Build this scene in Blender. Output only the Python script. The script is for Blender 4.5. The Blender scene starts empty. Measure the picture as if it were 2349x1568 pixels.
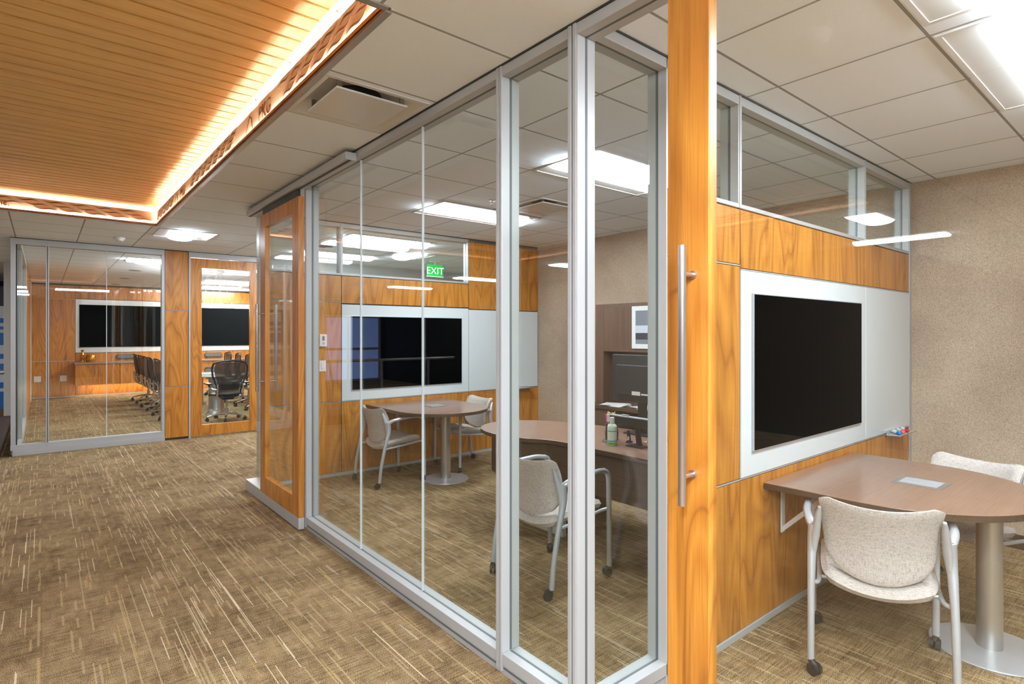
import bpy, bmesh, math, random
from mathutils import Vector, Matrix
random.seed(7)
S = bpy.context.scene
COL = S.collection
PI = math.pi

# ------------------------------------------------------------------ camera, world, exposure
CAMH, CEIL = 1.532, 2.74
cam_d = bpy.data.cameras.new('camera')
cam = bpy.data.objects.new('camera', cam_d); COL.objects.link(cam)
cam.location = (0, 0, CAMH)
cam.rotation_euler = (PI/2, 0, -math.radians(39.54))
cam_d.sensor_width = 36; cam_d.lens = 1305/2349*36
cam_d.shift_y = -19/2349
cam_d.clip_start = 0.05; cam_d.clip_end = 200
S.camera = cam

w = bpy.data.worlds.new('world'); S.world = w; w.use_nodes = True
bg = w.node_tree.nodes['Background']
bg.inputs[0].default_value = (0.93, 0.96, 1.0, 1); bg.inputs[1].default_value = 0.9

S.view_settings.view_transform = 'Standard'
S.view_settings.look = 'None'
S.view_settings.gamma = 1
S.view_settings.use_curve_mapping = False
S.view_settings.exposure = 1.58
S.cycles.transparent_max_bounces = 32
S.cycles.max_bounces = 8
S.cycles.use_denoising = True
S.cycles.adaptive_threshold = 0.02
S.cycles.sample_clamp_indirect = 4

LAMP = 17.0          # radiance of the ceiling troffers
COVE = 78.0          # radiance of the cove LED strips

# ------------------------------------------------------------------ materials
def new_mat(name):
    m = bpy.data.materials.new(name); m.use_nodes = True
    nt = m.node_tree
    return m, nt, nt.nodes['Principled BSDF'], nt.nodes['Material Output']

def srgb(r, g, b):
    f = lambda c: (c/255/12.92 if c/255 <= .04045 else ((c/255+.055)/1.055)**2.4)
    return (f(r), f(g), f(b), 1)

def plain(name, col, rough=.5, metal=0, spec=.5, coat=0):
    m, nt, p, o = new_mat(name)
    p.inputs['Base Color'].default_value = col
    p.inputs['Roughness'].default_value = rough
    p.inputs['Metallic'].default_value = metal
    p.inputs['Specular IOR Level'].default_value = spec
    p.inputs['Coat Weight'].default_value = coat
    if metal > .5: return m
    # a breath of variation so that nothing is a dead flat colour
    n = nt.nodes.new('ShaderNodeTexNoise'); n.inputs['Scale'].default_value = 30
    tc = nt.nodes.new('ShaderNodeTexCoord'); nt.links.new(tc.outputs['Object'], n.inputs['Vector'])
    mr = nt.nodes.new('ShaderNodeMapRange'); mr.inputs['To Min'].default_value = max(0.02, rough-.04); mr.inputs['To Max'].default_value = rough+.04
    nt.links.new(n.outputs['Fac'], mr.inputs['Value']); nt.links.new(mr.outputs['Result'], p.inputs['Roughness'])
    return m

def emit(name, col, strength):
    m, nt, p, o = new_mat(name)
    p.inputs['Base Color'].default_value = (.8, .8, .8, 1)
    if name.startswith('exit'): p.inputs['Base Color'].default_value = tuple(c*.5 for c in col[:3])+(1,)
    p.inputs['Emission Color'].default_value = col
    p.inputs['Emission Strength'].default_value = strength
    return m

def mathn(nt, op, a, b=None, c=None):
    n = nt.nodes.new('ShaderNodeMath'); n.operation = op
    for i, v in enumerate((a, b, c)):
        if v is None: continue
        if isinstance(v, (int, float)): n.inputs[i].default_value = v
        else: nt.links.new(v, n.inputs[i])
    return n.outputs[0]

def ramp(nt, fac, stops, interp='LINEAR'):
    r = nt.nodes.new('ShaderNodeValToRGB'); cr = r.color_ramp; cr.interpolation = interp
    while len(cr.elements) < len(stops): cr.elements.new(.5)
    for e, (p, c) in zip(cr.elements, stops): e.position = p; e.color = c
    nt.links.new(fac, r.inputs[0]); return r.outputs['Color']

def mixc(nt, fac, a, b, mode='MIX'):
    n = nt.nodes.new('ShaderNodeMix'); n.data_type = 'RGBA'; n.blend_type = mode
    if isinstance(fac, (int, float)): n.inputs['Factor'].default_value = fac
    else: nt.links.new(fac, n.inputs['Factor'])
    for k, v in ((6, a), (7, b)):
        if isinstance(v, tuple): n.inputs[k].default_value = v
        else: nt.links.new(v, n.inputs[k])
    return n.outputs[2]

def wood(name, axis='Z', light=(208, 140, 54), mid=(184, 114, 40), dark=(116, 66, 26), ring=3.2, rough=.34, coat=.12, pore=.4, lines=9.0, line_mix=.75, tone_mix=.8):
    m, nt, p, o = new_mat(name)
    tc = nt.nodes.new('ShaderNodeTexCoord'); oi = nt.nodes.new('ShaderNodeObjectInfo')
    add = nt.nodes.new('ShaderNodeVectorMath'); add.operation = 'ADD'
    sc = nt.nodes.new('ShaderNodeVectorMath'); sc.operation = 'SCALE'
    sc.inputs[0].default_value = (13.1, 7.7, 23.3); nt.links.new(oi.outputs['Random'], sc.inputs['Scale'])
    nt.links.new(tc.outputs['Object'], add.inputs[0]); nt.links.new(sc.outputs[0], add.inputs[1])
    k = {'X': 0, 'Y': 1, 'Z': 2}[axis]
    s1 = [1, 1, 1]; s1[k] = .16
    mp = nt.nodes.new('ShaderNodeMapping'); mp.inputs['Scale'].default_value = s1
    nt.links.new(add.outputs[0], mp.inputs['Vector'])
    big = nt.nodes.new('ShaderNodeTexNoise'); big.inputs['Scale'].default_value = ring; big.inputs['Detail'].default_value = 1.5; big.inputs['Distortion'].default_value = .35
    nt.links.new(mp.outputs[0], big.inputs['Vector'])
    # growth lines: contour the stretched noise
    c = mathn(nt, 'MULTIPLY', big.outputs['Fac'], lines)
    saw = mathn(nt, 'PINGPONG', c, .5)
    saw = mathn(nt, 'MULTIPLY', saw, 2.0)
    s2 = [260, 260, 260]; s2[k] = 4
    mp2 = nt.nodes.new('ShaderNodeMapping'); mp2.inputs['Scale'].default_value = s2
    nt.links.new(add.outputs[0], mp2.inputs['Vector'])
    fine = nt.nodes.new('ShaderNodeTexNoise'); fine.inputs['Scale'].default_value = 1; fine.inputs['Detail'].default_value = 2
    nt.links.new(mp2.outputs[0], fine.inputs['Vector'])
    s3 = [9, 9, 9]; s3[k] = .5
    mp3 = nt.nodes.new('ShaderNodeMapping'); mp3.inputs['Scale'].default_value = s3
    nt.links.new(add.outputs[0], mp3.inputs['Vector'])
    band = nt.nodes.new('ShaderNodeTexNoise'); band.inputs['Scale'].default_value = 1.5; band.inputs['Detail'].default_value = 3
    nt.links.new(mp3.outputs[0], band.inputs['Vector'])
    mid2 = tuple((a+b)/2 for a, b in zip(mid, dark))
    base = ramp(nt, saw, [(0, srgb(*mid2)), (.10, srgb(*mid)), (.55, srgb(*light)), (1, srgb(*mid))])
    base = mixc(nt, line_mix, srgb(*[(a+b)/2 for a, b in zip(light, mid)]), base)
    tone = ramp(nt, band.outputs['Fac'], [(.3, (.62, .56, .5, 1)), (.5, (1, 1, 1, 1)), (.7, (1.0, .97, .92, 1))])
    base = mixc(nt, tone_mix, base, tone, 'MULTIPLY')
    pr = ramp(nt, fine.outputs['Fac'], [(.36, (.60, .52, .46, 1)), (.5, (1, 1, 1, 1))])
    base = mixc(nt, pore, base, pr, 'MULTIPLY')
    nt.links.new(base, p.inputs['Base Color'])
    p.inputs['Roughness'].default_value = rough
    p.inputs['Coat Weight'].default_value = coat; p.inputs['Coat Roughness'].default_value = .15
    bp = nt.nodes.new('ShaderNodeBump'); bp.inputs['Strength'].default_value = .06; bp.inputs['Distance'].default_value = .002
    nt.links.new(fine.outputs['Fac'], bp.inputs['Height']); nt.links.new(bp.outputs[0], p.inputs['Normal'])
    return m

def carpet(name):
    m, nt, p, o = new_mat(name)
    tc = nt.nodes.new('ShaderNodeTexCoord'); sep = nt.nodes.new('ShaderNodeSeparateXYZ')
    nt.links.new(tc.outputs['Object'], sep.inputs[0])
    x, y = sep.outputs[0], sep.outputs[1]
    def wn(a, b=0.0, cc=0.0):
        cmb = nt.nodes.new('ShaderNodeCombineXYZ')
        for i, v in enumerate((a, b, cc)):
            if isinstance(v, (int, float)): cmb.inputs[i].default_value = v
            else: nt.links.new(v, cmb.inputs[i])
        n = nt.nodes.new('ShaderNodeTexWhiteNoise'); n.noise_dimensions = '3D'
        nt.links.new(cmb.outputs[0], n.inputs['Vector']); return n.outputs['Value']
    def dashes(width, length, seed):
        col = mathn(nt, 'FLOOR', mathn(nt, 'DIVIDE', x, width))
        off = wn(col, seed, 3.0)
        row = mathn(nt, 'FLOOR', mathn(nt, 'ADD', mathn(nt, 'DIVIDE', y, length), mathn(nt, 'MULTIPLY', off, 19.0)))
        return wn(col, row, seed)
    # tile-to-tile tone (0.5 m carpet tiles)
    tx = mathn(nt, 'FLOOR', mathn(nt, 'DIVIDE', x, .5)); ty = mathn(nt, 'FLOOR', mathn(nt, 'DIVIDE', y, .5))
    tone = wn(tx, ty, 11.0)
    n1 = nt.nodes.new('ShaderNodeTexNoise'); n1.inputs['Scale'].default_value = 1; n1.inputs['Detail'].default_value = 3
    mp = nt.nodes.new('ShaderNodeMapping'); mp.inputs['Scale'].default_value = (26, 9, 1)
    nt.links.new(tc.outputs['Object'], mp.inputs['Vector']); nt.links.new(mp.outputs[0], n1.inputs['Vector'])
    n2 = nt.nodes.new('ShaderNodeTexNoise'); n2.inputs['Scale'].default_value = 1; n2.inputs['Detail'].default_value = 3
    mp2 = nt.nodes.new('ShaderNodeMapping'); mp2.inputs['Scale'].default_value = (7, 120, 1)
    nt.links.new(tc.outputs['Object'], mp2.inputs['Vector']); nt.links.new(mp2.outputs[0], n2.inputs['Vector'])
    f = nt.nodes.new('ShaderNodeTexNoise'); f.inputs['Scale'].default_value = 280; f.inputs['Detail'].default_value = 2
    nt.links.new(tc.outputs['Object'], f.inputs['Vector'])
    lo = nt.nodes.new('ShaderNodeTexNoise'); lo.inputs['Scale'].default_value = 3.2; lo.inputs['Detail'].default_value = 3
    nt.links.new(tc.outputs['Object'], lo.inputs['Vector'])
    v = mathn(nt, 'ADD', mathn(nt, 'MULTIPLY', n1.outputs['Fac'], .30), mathn(nt, 'MULTIPLY', n2.outputs['Fac'], .50))
    v = mathn(nt, 'ADD', v, mathn(nt, 'MULTIPLY', f.outputs['Fac'], 1.6))
    v = mathn(nt, 'ADD', v, mathn(nt, 'MULTIPLY', lo.outputs['Fac'], .35))
    v = mathn(nt, 'ADD', v, mathn(nt, 'MULTIPLY', tone, .07))
    v = mathn(nt, 'MULTIPLY_ADD', v, 1.2, -1.13)
    base = ramp(nt, v, [(.12, srgb(56, 43, 27)), (.40, srgb(102, 80, 54)), (.60, srgb(142, 115, 80)), (.85, srgb(188, 160, 120))])
    # short dark cross rows
    row = mathn(nt, 'FLOOR', mathn(nt, 'DIVIDE', y, .007))
    seg = mathn(nt, 'FLOOR', mathn(nt, 'ADD', mathn(nt, 'DIVIDE', x, .22), mathn(nt, 'MULTIPLY', wn(row, 21.0, 4.0), 13.0)))
    d4 = mathn(nt, 'GREATER_THAN', wn(row, seg, 21.0), .935)
    base = mixc(nt, mathn(nt, 'MULTIPLY', d4, .30), base, srgb(52, 41, 27))
    def gated(width, length, seed, gate, thr):
        col = mathn(nt, 'FLOOR', mathn(nt, 'DIVIDE', x, width))
        g_ = mathn(nt, 'GREATER_THAN', wn(col, seed+.5, 7.0), gate)
        return mathn(nt, 'MULTIPLY', g_, mathn(nt, 'GREATER_THAN', dashes(width, length, seed), thr))
    for width, length, seed, gate, thr, amt, c in (
            (.010, .13, 1.0, .76, .80, .36, (204, 176, 134)), (.006, .34, 2.0, .88, .66, .42, (206, 178, 138)),
            (.004, .26, 5.0, .94, .74, .62, (236, 216, 184)), (.007, .17, 9.0, .95, .78, .4, (196, 160, 92)),
            (.008, .20, 12.0, .965, .72, .45, (186, 178, 164))):
        base = mixc(nt, mathn(nt, 'MULTIPLY', gated(width, length, seed, gate, thr), amt), base, srgb(*c))
    nt.links.new(base, p.inputs['Base Color'])
    p.inputs['Roughness'].default_value = .95; p.inputs['Specular IOR Level'].default_value = .1
    bp = nt.nodes.new('ShaderNodeBump'); bp.inputs['Strength'].default_value = .5; bp.inputs['Distance'].default_value = .004
    nt.links.new(v, bp.inputs['Height']); nt.links.new(bp.outputs[0], p.inputs['Normal'])
    return m

def tile_ceiling(name):
    m, nt, p, o = new_mat(name)
    tc = nt.nodes.new('ShaderNodeTexCoord'); sep = nt.nodes.new('ShaderNodeSeparateXYZ')
    nt.links.new(tc.outputs['Object'], sep.inputs[0])
    def dist(v, o0, pitch):
        t = mathn(nt, 'DIVIDE', mathn(nt, 'SUBTRACT', v, o0), pitch)
        return mathn(nt, 'MULTIPLY', mathn(nt, 'PINGPONG', t, .5), pitch)
    strip = mathn(nt, 'MULTIPLY', mathn(nt, 'GREATER_THAN', sep.outputs[0], .99), mathn(nt, 'LESS_THAN', sep.outputs[0], 1.6))
    d = mathn(nt, 'MINIMUM', mathn(nt, 'ADD', dist(sep.outputs[0], 2.170, .607), strip), dist(sep.outputs[1], .705, .613))
    n = nt.nodes.new('ShaderNodeTexNoise'); n.inputs['Scale'].default_value = 260; n.inputs['Detail'].default_value = 2
    nt.links.new(tc.outputs['Object'], n.inputs['Vector'])
    base = ramp(nt, d, [(0.0, srgb(180, 178, 174)), (.0035, srgb(180, 178, 174)), (.004, srgb(112, 110, 108)), (.0062, srgb(112, 110, 108)), (.0074, srgb(243, 247, 253))], 'LINEAR')
    base = mixc(nt, .12, base, n.outputs['Fac'], 'MULTIPLY')
    nt.links.new(base, p.inputs['Base Color']); p.inputs['Roughness'].default_value = .9
    bp = nt.nodes.new('ShaderNodeBump'); bp.inputs['Strength'].default_value = .25; bp.inputs['Distance'].default_value = .002
    nt.links.new(n.outputs['Fac'], bp.inputs['Height']); nt.links.new(bp.outputs[0], p.inputs['Normal'])
    return m

def concrete(name):
    m, nt, p, o = new_mat(name)
    tc = nt.nodes.new('ShaderNodeTexCoord')
    a = nt.nodes.new('ShaderNodeTexNoise'); a.inputs['Scale'].default_value = 1.1; a.inputs['Detail'].default_value = 6
    b = nt.nodes.new('ShaderNodeTexNoise'); b.inputs['Scale'].default_value = 190; b.inputs['Detail'].default_value = 4
    c = nt.nodes.new('ShaderNodeTexVoronoi'); c.inputs['Scale'].default_value = 60
    for n in (a, b, c): nt.links.new(tc.outputs['Object'], n.inputs['Vector'])
    base = ramp(nt, a.outputs['Fac'], [(.3, srgb(158, 134, 112)), (.55, srgb(186, 162, 138)), (.75, srgb(198, 176, 152))])
    sp = ramp(nt, b.outputs['Fac'], [(.33, (.55, .52, .48, 1)), (.5, (1, 1, 1, 1)), (.66, (1.3, 1.27, 1.22, 1))])
    base = mixc(nt, .8, base, sp, 'MULTIPLY')
    ag = mathn(nt, 'LESS_THAN', c.outputs['Distance'], .16)
    base = mixc(nt, mathn(nt, 'MULTIPLY', ag, .35), base, srgb(214, 200, 180))
    nt.links.new(base, p.inputs['Base Color']); p.inputs['Roughness'].default_value = .85
    bp = nt.nodes.new('ShaderNodeBump'); bp.inputs['Strength'].default_value = .3; bp.inputs['Distance'].default_value = .003
    nt.links.new(b.outputs['Fac'], bp.inputs['Height']); nt.links.new(bp.outputs[0], p.inputs['Normal'])
    return m

def glass(name, tint=(.97, .99, .975, 1), f0=.04):
    """thin architectural glass: clear, with Schlick reflection on both faces"""
    m = bpy.data.materials.new(name); m.use_nodes = True; nt = m.node_tree
    for n in list(nt.nodes):
        if n.type == 'BSDF_PRINCIPLED': nt.nodes.remove(n)
    out = [n for n in nt.nodes if n.type == 'OUTPUT_MATERIAL'][0]
    g = nt.nodes.new('ShaderNodeNewGeometry')
    dt = nt.nodes.new('ShaderNodeVectorMath'); dt.operation = 'DOT_PRODUCT'
    nt.links.new(g.outputs['Incoming'], dt.inputs[0]); nt.links.new(g.outputs['Normal'], dt.inputs[1])
    c = mathn(nt, 'ABSOLUTE', dt.outputs['Value'])
    s = mathn(nt, 'POWER', mathn(nt, 'SUBTRACT', 1.0, c), 5.0)
    f = mathn(nt, 'MULTIPLY_ADD', s, 1-f0, f0)
    tr = nt.nodes.new('ShaderNodeBsdfTransparent'); tr.inputs[0].default_value = tint
    gl = nt.nodes.new('ShaderNodeBsdfGlossy'); gl.inputs['Roughness'].default_value = 0.0
    gl.inputs['Color'].default_value = (.95, .97, .96, 1)
    mx = nt.nodes.new('ShaderNodeMixShader')
    nt.links.new(f, mx.inputs[0]); nt.links.new(tr.outputs[0], mx.inputs[1]); nt.links.new(gl.outputs[0], mx.inputs[2])
    nt.links.new(mx.outputs[0], out.inputs['Surface'])
    return m

def fabric(name, col, dark, scale=420):
    m, nt, p, o = new_mat(name)
    tc = nt.nodes.new('ShaderNodeTexCoord')
    outs = []
    for s in ((scale*.12, scale*.12, scale*1.4), (scale, scale*.9, scale*.10)):
        mp = nt.nodes.new('ShaderNodeMapping'); mp.inputs['Scale'].default_value = s
        n = nt.nodes.new('ShaderNodeTexNoise'); n.inputs['Scale'].default_value = 1; n.inputs['Detail'].default_value = 2
        nt.links.new(tc.outputs['Object'], mp.inputs['Vector']); nt.links.new(mp.outputs[0], n.inputs['Vector']); outs.append(n.outputs['Fac'])
    v = mathn(nt, 'MULTIPLY', mathn(nt, 'ADD', outs[0], outs[1]), .5)
    base = ramp(nt, v, [(.36, dark), (.52, col), (.7, tuple(min(1, c*1.12) for c in col[:3])+(1,))])
    nt.links.new(base, p.inputs['Base Color']); p.inputs['Roughness'].default_value = .92
    p.inputs['Specular IOR Level'].default_value = .15
    bp = nt.nodes.new('ShaderNodeBump'); bp.inputs['Strength'].default_value = .3; bp.inputs['Distance'].default_value = .001
    nt.links.new(v, bp.inputs['Height']); nt.links.new(bp.outputs[0], p.inputs['Normal'])
    return m

def mesh_cloth(name):
    """open-weave office chair mesh: partly see-through cloth"""
    m, nt, p, o = new_mat(name)
    p.inputs['Base Color'].default_value = srgb(68, 60, 54); p.inputs['Roughness'].default_value = .6
    tc = nt.nodes.new('ShaderNodeTexCoord')
    vo = nt.nodes.new('ShaderNodeTexNoise'); vo.inputs['Scale'].default_value = 320
    nt.links.new(tc.outputs['Object'], vo.inputs['Vector'])
    a = mathn(nt, 'MULTIPLY_ADD', mathn(nt, 'GREATER_THAN', vo.outputs['Fac'], .5), .12, .84)
    nt.links.new(a, p.inputs['Alpha'])
    return m

M = {}
M['wood'] = wood('teak_panel')
M['wood_x'] = wood('teak_rail_x', 'X')
M['wood_y'] = wood('teak_rail_y', 'Y')
M['slat'] = wood('slat_wood', 'X', light=(246, 206, 136), mid=(238, 190, 116), dark=(192, 134, 72), ring=1.2, rough=.34, coat=.1, pore=.45, lines=5, line_mix=.35, tone_mix=.35)
M['lip'] = wood('lip_wood', 'X', light=(200, 128, 58), mid=(184, 112, 46), dark=(140, 80, 34), ring=1.2)
M['laminate'] = wood('brown_laminate', 'X', light=(150, 116, 96), mid=(138, 104, 85), dark=(110, 80, 64), ring=1.0, rough=.28, coat=.2, pore=.5, lines=4, line_mix=.25, tone_mix=.2)
M['laminate_z'] = wood('brown_laminate_upright', 'Z', light=(112, 84, 66), mid=(100, 74, 58), dark=(74, 54, 42), ring=1.0, rough=.4, coat=.1, pore=.6, lines=4, line_mix=.3, tone_mix=.5)
M['laminate_dark'] = wood('dark_laminate', 'Y', light=(92, 70, 54), mid=(82, 61, 47), dark=(60, 44, 34), ring=1.0, rough=.4, coat=.1, pore=.6, lines=4, line_mix=.3, tone_mix=.5)
M['carpet'] = carpet('carpet')
M['tile'] = tile_ceiling('ceiling_tile')
M['concrete'] = concrete('concrete')
M['glass'] = glass('clear_glass')
M['door_glass'] = glass('door_glass', f0=.045)
M['table_glass'] = glass('table_glass', tint=(.86, .95, .92, 1), f0=.06)
M['alu'] = plain('silver_paint', srgb(180, 178, 175), .38, .15)
M['alu_dark'] = plain('shadow_gap', srgb(52, 53, 54), .5)
M['gasket'] = plain('grey_gasket', srgb(96, 98, 98), .5)
M['joint'] = plain('clear_silicone', srgb(205, 208, 208), .3)
M['steel'] = plain('brushed_steel', srgb(190, 186, 182), .32, .85)
M['warm_steel'] = plain('warm_brushed_steel', srgb(196, 184, 176), .28, .9)
M['chrome'] = plain('polished_aluminium', srgb(220, 220, 222), .12, 1)
M['silver'] = plain('silver_coat', srgb(188, 188, 190), .35, .35)
M['white_board'] = plain('back_painted_glass', srgb(212, 214, 212), .10, 0, .5)
M['black_screen'] = plain('black_screen', (.0008, .0008, .0008, 1), .3, 0, .02)
M['black'] = plain('black_plastic', (.012, .012, .012, 1), .4)
M['dark_grey'] = plain('dark_grey_plastic', srgb(52, 52, 54), .45)
M['rubber'] = plain('black_rubber', (.015, .014, .013, 1), .55)
M['white'] = plain('white_plastic', srgb(225, 223, 220), .4)
M['paper'] = plain('white_paper', srgb(228, 225, 220), .7)
M['white_metal'] = plain('white_enamel', srgb(214, 210, 205), .22)
M['fabric'] = fabric('beige_weave', srgb(198, 187, 178), srgb(158, 144, 133))
M['mesh'] = mesh_cloth('black_mesh')
M['lamp'] = emit('lamp_diffuser', (.85, .96, 1.10, 1), LAMP)
M['added_fill_lamp'] = emit('added_fill_diffuser', (.85, .96, 1.10, 1), LAMP*2.7)  # stronger lens for the unseen lights added to brighten the corridor
M['spot_lamp'] = emit('downlight_lens', (1, .97, .92, 1), 300)
M['slim_lamp'] = emit('slim_diffuser', (.98, .99, 1, 1), 54)
M['cove'] = emit('warm_led', (1, .90, .74, 1), COVE)
M['under_led'] = emit('under_cabinet_led', (1, .86, .66, 1), 12)
M['ring_led'] = emit('ring_led', (.97, .98, 1, 1), 14)
M['fascia'] = plain('cream_fascia', srgb(246, 214, 186), .5)
M['fascia_top'] = plain('white_trim', srgb(252, 250, 246), .3)
M['cutout'] = plain('cutout_brown', srgb(96, 56, 28), .6)
M['grey_wall'] = plain('grey_wall', srgb(168, 165, 160), .7)
M['white_wall'] = plain('white_wall', srgb(206, 203, 198), .7)
M['dark_base'] = plain('dark_brown_base', srgb(66, 44, 34), .5)
M['gold'] = plain('gold_glaze', srgb(196, 140, 62), .25, .8)
M['exit_green'] = emit('exit_green', (.0, .8, .10, 1), .16)
M['exit_white'] = emit('exit_letters', (.7, 1, .75, 1), .5)
M['dusk'] = emit('dusk_sky_pane', (.17, .32, 1.0, 1), .22)
M['lobby'] = plain('added_dark_wall', srgb(34, 30, 27), .7)  # near-black so the added lobby walls stay out of the glass reflections
M['mural_blue'] = plain('blue_print', srgb(40, 120, 200), .4)
M['mural_white'] = plain('white_print', srgb(225, 232, 238), .4)
M['counter'] = plain('grey_counter', srgb(150, 128, 112), .4)
M['gel'] = plain('green_gel_plastic', srgb(214, 232, 206), .15)
M['blue_label'] = plain('blue_label', srgb(40, 150, 205), .4)
M['green_label'] = plain('green_label', srgb(120, 180, 60), .4)
M['yellow'] = plain('yellow', srgb(240, 220, 40), .5)
M['pink'] = plain('pink', srgb(235, 60, 140), .5)
M['red'] = plain('red', srgb(205, 50, 40), .5)
M['orange'] = plain('orange', srgb(240, 120, 60), .5)
M['green'] = plain('green', srgb(40, 180, 100), .5)
M['blue'] = plain('blue', srgb(40, 130, 220), .5)
M['navy'] = plain('navy_cup', srgb(28, 28, 46), .35)
M['salmon'] = plain('salmon_paper', srgb(206, 150, 132), .6)
M['leather'] = plain('brown_leather', srgb(88, 58, 44), .5)
M['mat_art'] = plain('grey_print', srgb(120, 122, 130), .6)
M['art_dark'] = plain('dark_print', srgb(48, 50, 58), .6)
M['art_light'] = plain('pale_print', srgb(196, 198, 206), .6)

# ------------------------------------------------------------------ mesh helpers
class MB:
    def __init__(s): s.bm = bmesh.new(); s.smooth = False
    def box(s, x0, x1, y0, y1, z0, z1, bev=0.0):
        b = bmesh.new() if bev else s.bm
        vs = [b.verts.new((x, y, z)) for x in (x0, x1) for y in (y0, y1) for z in (z0, z1)]
        for f in ((0, 1, 3, 2), (4, 6, 7, 5), (0, 4, 5, 1), (2, 3, 7, 6), (0, 2, 6, 4), (1, 5, 7, 3)):
            b.faces.new([vs[i] for i in f])
        if bev:
            bmesh.ops.bevel(b, geom=list(b.edges), offset=bev, segments=2, affect='EDGES', profile=.5)
            s._merge(b)
        return s
    def _merge(s, b):
        me = bpy.data.meshes.new('tmp'); b.to_mesh(me); b.free(); s.bm.from_mesh(me); bpy.data.meshes.remove(me)
    def prism(s, pts, z0, z1, plane='XY', bev=0.0):
        """extrude polygon pts between z0 and z1 along the axis normal to plane"""
        def P(a, b, c):
            return {'XY': (a, b, c), 'XZ': (a, c, b), 'YZ': (c, a, b)}[plane]
        b = bmesh.new() if bev else s.bm
        lo = [b.verts.new(P(p[0], p[1], z0)) for p in pts]; hi = [b.verts.new(P(p[0], p[1], z1)) for p in pts]
        n = len(pts)
        fs = [b.faces.new(lo[::-1]), b.faces.new(hi)]
        for i in range(n): fs.append(b.faces.new((lo[i], lo[(i+1) % n], hi[(i+1) % n], hi[i])))
        bmesh.ops.recalc_face_normals(b, faces=fs)
        if bev:
            eg = [e for e in b.edges if all(f in fs[:2] for f in e.link_faces) or any(f in fs[:2] for f in e.link_faces)]
            bmesh.ops.bevel(b, geom=eg, offset=bev, segments=2, affect='EDGES', profile=.5)
            s._merge(b)
        return s
    def tube(s, path, rad, n=12, cap=True, flat=(1, 1)):
        """swept tube; rad is a number or one per point; flat scales the two cross axes"""
        path = [Vector(p) for p in path]
        if isinstance(rad, (int, float)): rad = [rad]*len(path)
        rings = []; prev = None
        for i, p in enumerate(path):
            t = (path[min(i+1, len(path)-1)] - path[max(i-1, 0)]).normalized()
            if prev is None:
                up = Vector((0, 0, 1)) if abs(t.z) < .9 else Vector((0, 1, 0))
                a = t.cross(up).normalized()
            else:
                a = (prev - t*prev.dot(t)).normalized()
            prev = a; b = t.cross(a)
            rings.append([s.bm.verts.new(p + a*math.cos(2*PI*k/n)*rad[i]*flat[0] + b*math.sin(2*PI*k/n)*rad[i]*flat[1]) for k in range(n)])
        for i in range(len(rings)-1):
            for k in range(n):
                s.bm.faces.new((rings[i][k], rings[i][(k+1) % n], rings[i+1][(k+1) % n], rings[i+1][k]))
        if cap: s.bm.faces.new(rings[0][::-1]); s.bm.faces.new(rings[-1])
        s.smooth = True
        return s
    def lathe(s, prof, c=(0, 0, 0), n=32, cap=True):
        c = Vector(c); rings = []
        for r, z in prof:
            rings.append([s.bm.verts.new(c + Vector((r*math.cos(2*PI*k/n), r*math.sin(2*PI*k/n), z))) for k in range(n)])
        for i in range(len(rings)-1):
            for k in range(n):
                s.bm.faces.new((rings[i][k], rings[i][(k+1) % n], rings[i+1][(k+1) % n], rings[i+1][k]))
        if cap: s.bm.faces.new(rings[0][::-1]); s.bm.faces.new(rings[-1])
        s.smooth = True
        return s
    def grid(s, fn, nu, nv):
        vs = [[s.bm.verts.new(fn(u/nu, v/nv)) for v in range(nv+1)] for u in range(nu+1)]
        for u in range(nu):
            for v in range(nv): s.bm.faces.new((vs[u][v], vs[u+1][v], vs[u+1][v+1], vs[u][v+1]))
        s.smooth = True
        return vs
    def pad(s, fn, nrm, th, nu=20, nv=16, edge=.22):
        """cushion: mid-surface fn(u,v), normal nrm(u,v), thickness th, thinning to a rounded rim"""
        def t(u, v):
            d = min(u, 1-u, v, 1-v)*2
            return th*.5*(1-(1-min(1, d/edge))**2.5)**.5 if d > 0 else 0
        A = s.grid(lambda u, v: Vector(fn(u, v)) + Vector(nrm(u, v))*t(u, v), nu, nv)
        B = s.grid(lambda u, v: Vector(fn(u, v)) - Vector(nrm(u, v))*t(u, v), nu, nv)
        bmesh.ops.remove_doubles(s.bm, verts=s.bm.verts[:], dist=1e-5)
        s.smooth = True
        return s
    def build(s, name, mat, parent=None, loc=None, rot=None, smooth=None, kind=None):
        bmesh.ops.recalc_face_normals(s.bm, faces=s.bm.faces[:])
        me = bpy.data.meshes.new(name); s.bm.to_mesh(me); s.bm.free()
        if (s.smooth if smooth is None else smooth):
            me.polygons.foreach_set('use_smooth', [True]*len(me.polygons))
            me.set_sharp_from_angle(angle=math.radians(38))
        me.materials.append(mat if not isinstance(mat, str) else M[mat])
        o = bpy.data.objects.new(name, me); COL.objects.link(o)
        if parent is not None: o.parent = parent
        if loc: o.location = loc
        if rot: o.rotation_euler = rot
        if kind: o['kind'] = kind
        return o

def box(name, mat, x0, x1, y0, y1, z0, z1, parent=None, bev=.002):
    """a box whose origin is at its own base centre (in parent space)"""
    cx, cy = (x0+x1)/2, (y0+y1)/2
    return MB().box(x0-cx, x1-cx, y0-cy, y1-cy, 0, z1-z0, min(bev, (x1-x0)/4, (y1-y0)/4, (z1-z0)/4)).build(name, mat, parent, loc=(cx, cy, z0))

def tag(o, label=None, cat=None, group=None, kind=None):
    if label: o['label'] = label
    if cat: o['category'] = cat
    if group: o['group'] = group
    if kind: o['kind'] = kind
    return o

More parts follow.
